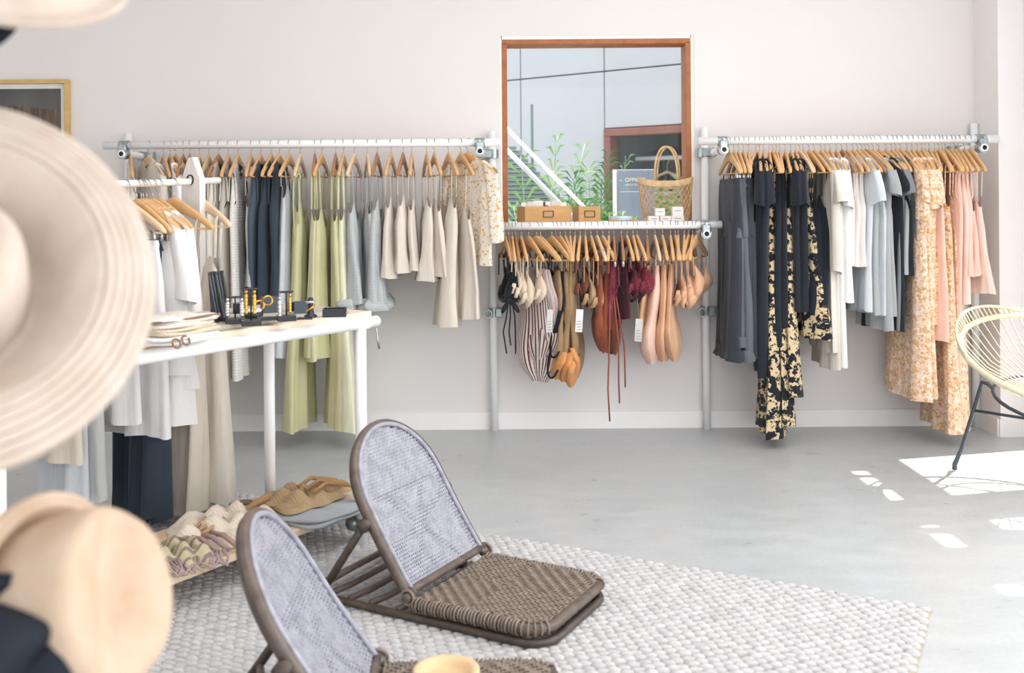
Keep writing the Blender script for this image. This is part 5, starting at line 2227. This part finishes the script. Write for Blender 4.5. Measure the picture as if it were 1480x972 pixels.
# ------------------------------------------------------------------ hats on the near stand
def straw(name, c1, c2):
    m = NT(name, .75, .25)
    m.base(m.ramp(m.noise(14, 5, .6), [(.3, lin(c1)), (.7, lin(c2))]))
    m.bump(m.noise(260, 2), .25, .002)
    MATS[name] = m.m
    return m.m


M_HAT = straw('pale_straw', '#c2b0a0', '#d2c5ba')
M_HAT2 = straw('sand_felt', '#bfa48a', '#d0baa5')


def hat(name, label, loc, axis, mat, br=.205, cr=.088, ch=.115, curl=.035, ridges=6, roll=0.0, band=None, pin=1, flat=0):
    """axis: direction the crown points"""
    o = thing(name, label, 'hat', loc, 0, 'hats on the near stand')
    z = Vector(axis).normalized()
    x = z.orthogonal().normalized()
    x = Matrix.Rotation(roll, 3, z) @ x
    y = z.cross(x)
    Mx = Matrix((x, y, z)).transposed().to_euler()
    o.rotation_euler = Mx
    n = 72
    q = MB()
    rings = []
    st = 60
    for i in range(st + 1):
        s = i / st
        r = cr * .98 + (br - cr * .98) * s
        e = min(1.0, s / .6)
        zz = curl * (e * e * (3 - 2 * e))
        if s > .5:
            zz += .0022 * math.sin((s - .5) / .5 * ridges * 2 * PI)
            zz -= .35 * curl * ((s - .6) / .4) ** 1.5 if s > .6 else 0
        rings.append([Vector((r * 1.03 * math.cos(2 * PI * j / n), r * .98 * math.sin(2 * PI * j / n), zz + .012 * s * s * math.cos(2 * (2 * PI * j / n)))) for j in range(n)])
    q.loft(rings)
    b = q.build('brim', mat, o)
    b.modifiers.new('thick', 'SOLIDIFY').thickness = .004
    q = MB()
    rings = []
    prof = [(1.0, 0.0), (.985, .2), (.96, .4), (.93, .6), (.89, .78), (.82, .9), (.70, .97), (.52, 1.0), (.3, .98), (.02, .96)]
    if flat:
        prof = [(1.0, 0.0), (.99, .2), (.98, .45), (.97, .7), (.95, .88), (.90, .97), (.80, 1.0), (.5, .985), (.3, .975), (.02, .97)]
    for (rf, zf) in prof:
        ring = []
        for j in range(n):
            a = 2 * PI * j / n
            xx, yy = cr * rf * 1.08 * math.cos(a), cr * rf * .95 * math.sin(a)
            zz = ch * zf
            dent = math.exp(-(yy / (cr * .33)) ** 2) * .030 * max(0, (zf - .72) / .28) * (1 - .5 * (xx / (cr * 1.1)) ** 2)
            pinch = pin * .012 * math.exp(-((xx - cr * .8) / (cr * .4)) ** 2) * max(0, zf - .3)
            yy -= math.copysign(pinch, yy) * (1 if abs(yy) > pinch else 0)
            ring.append(Vector((xx, yy, zz - dent)))
        rings.append(ring)
    q.loft(rings, True, False, True)
    q.build('crown', mat, o)
    if band:
        q = MB()
        rings = [[Vector((cr * k_ * 1.08 * math.cos(2 * PI * j / n), cr * k_ * .95 * math.sin(2 * PI * j / n), zz)) for j in range(n)] for k_, zz in ((1.03, .0), (1.03, .03), (1.0, .032))]
        q.loft(rings)
        q.build('band', band, o)
    return o


HD = 1.15
hat('straw_hat', 'large pale straw hat facing the camera on the near stand', at(-84, 434, 1.1), (.43, -.75, .54), M_HAT, .223, .092, .11, .075, 7, .6)
hat('felt_hat', 'sand coloured hat with its crown turned to the right, lowest on the stand', at(62, 890, 1.12), (.90, -.26, .34), M_HAT2, .128, .096, .115, .025, 2, .3, pin=.5, flat=1)
hat('straw_hat', 'pale straw hat whose brim edge shows at the top left', at(10, -28, 1.1), (.15, -.35, .95), M_HAT, .125, .075, .11, -.02, 5, 0)
M_NAVYF = plain('navy_felt', '#262a33', .9, .2)
hat('felt_hat', 'navy felt hat half hidden at the bottom left', at(-40, 985, 1.02), (.75, -.55, .1), M_NAVYF, .105, .075, .1, .01, 1, 0)
hat('felt_hat', 'navy felt hat, only a corner showing under the top straw brim', at(-62, 44, 1.2), (-.3, -.55, .75), M_NAVYF, .085, .06, .1, -.01, 1, 0)
# the stand
hs = thing('hat_stand', 'white hat stand with pegs at the left edge', 'stand', (-.86, 1.24, 0))
q = MB()
q.tube([(0, 0, .02), (0, 0, 1.9)], .016, 12)
q.build('pole', M_PIPE, hs)
q = MB()
q.lathe([(.001, .025), (.16, .02), (.165, .0), (.001, 0)], 28)
q.build('base', M_PIPE, hs)
for tgt, zz in (((-.62, 1.19, 1.16), 1.14), ((-.54, 1.15, .79), .76), ((-.6, 1.12, 1.5), 1.5), ((-.58, 1.06, .73), .70), ((-.70, 1.24, 1.47), 1.45)):
    q = MB()
    d = Vector(tgt) - Vector((-.86, 1.24, 0))
    q.tube([(0, 0, zz), d * 1.0], .006, 8)
    q.build('peg', M_PIPE, hs)
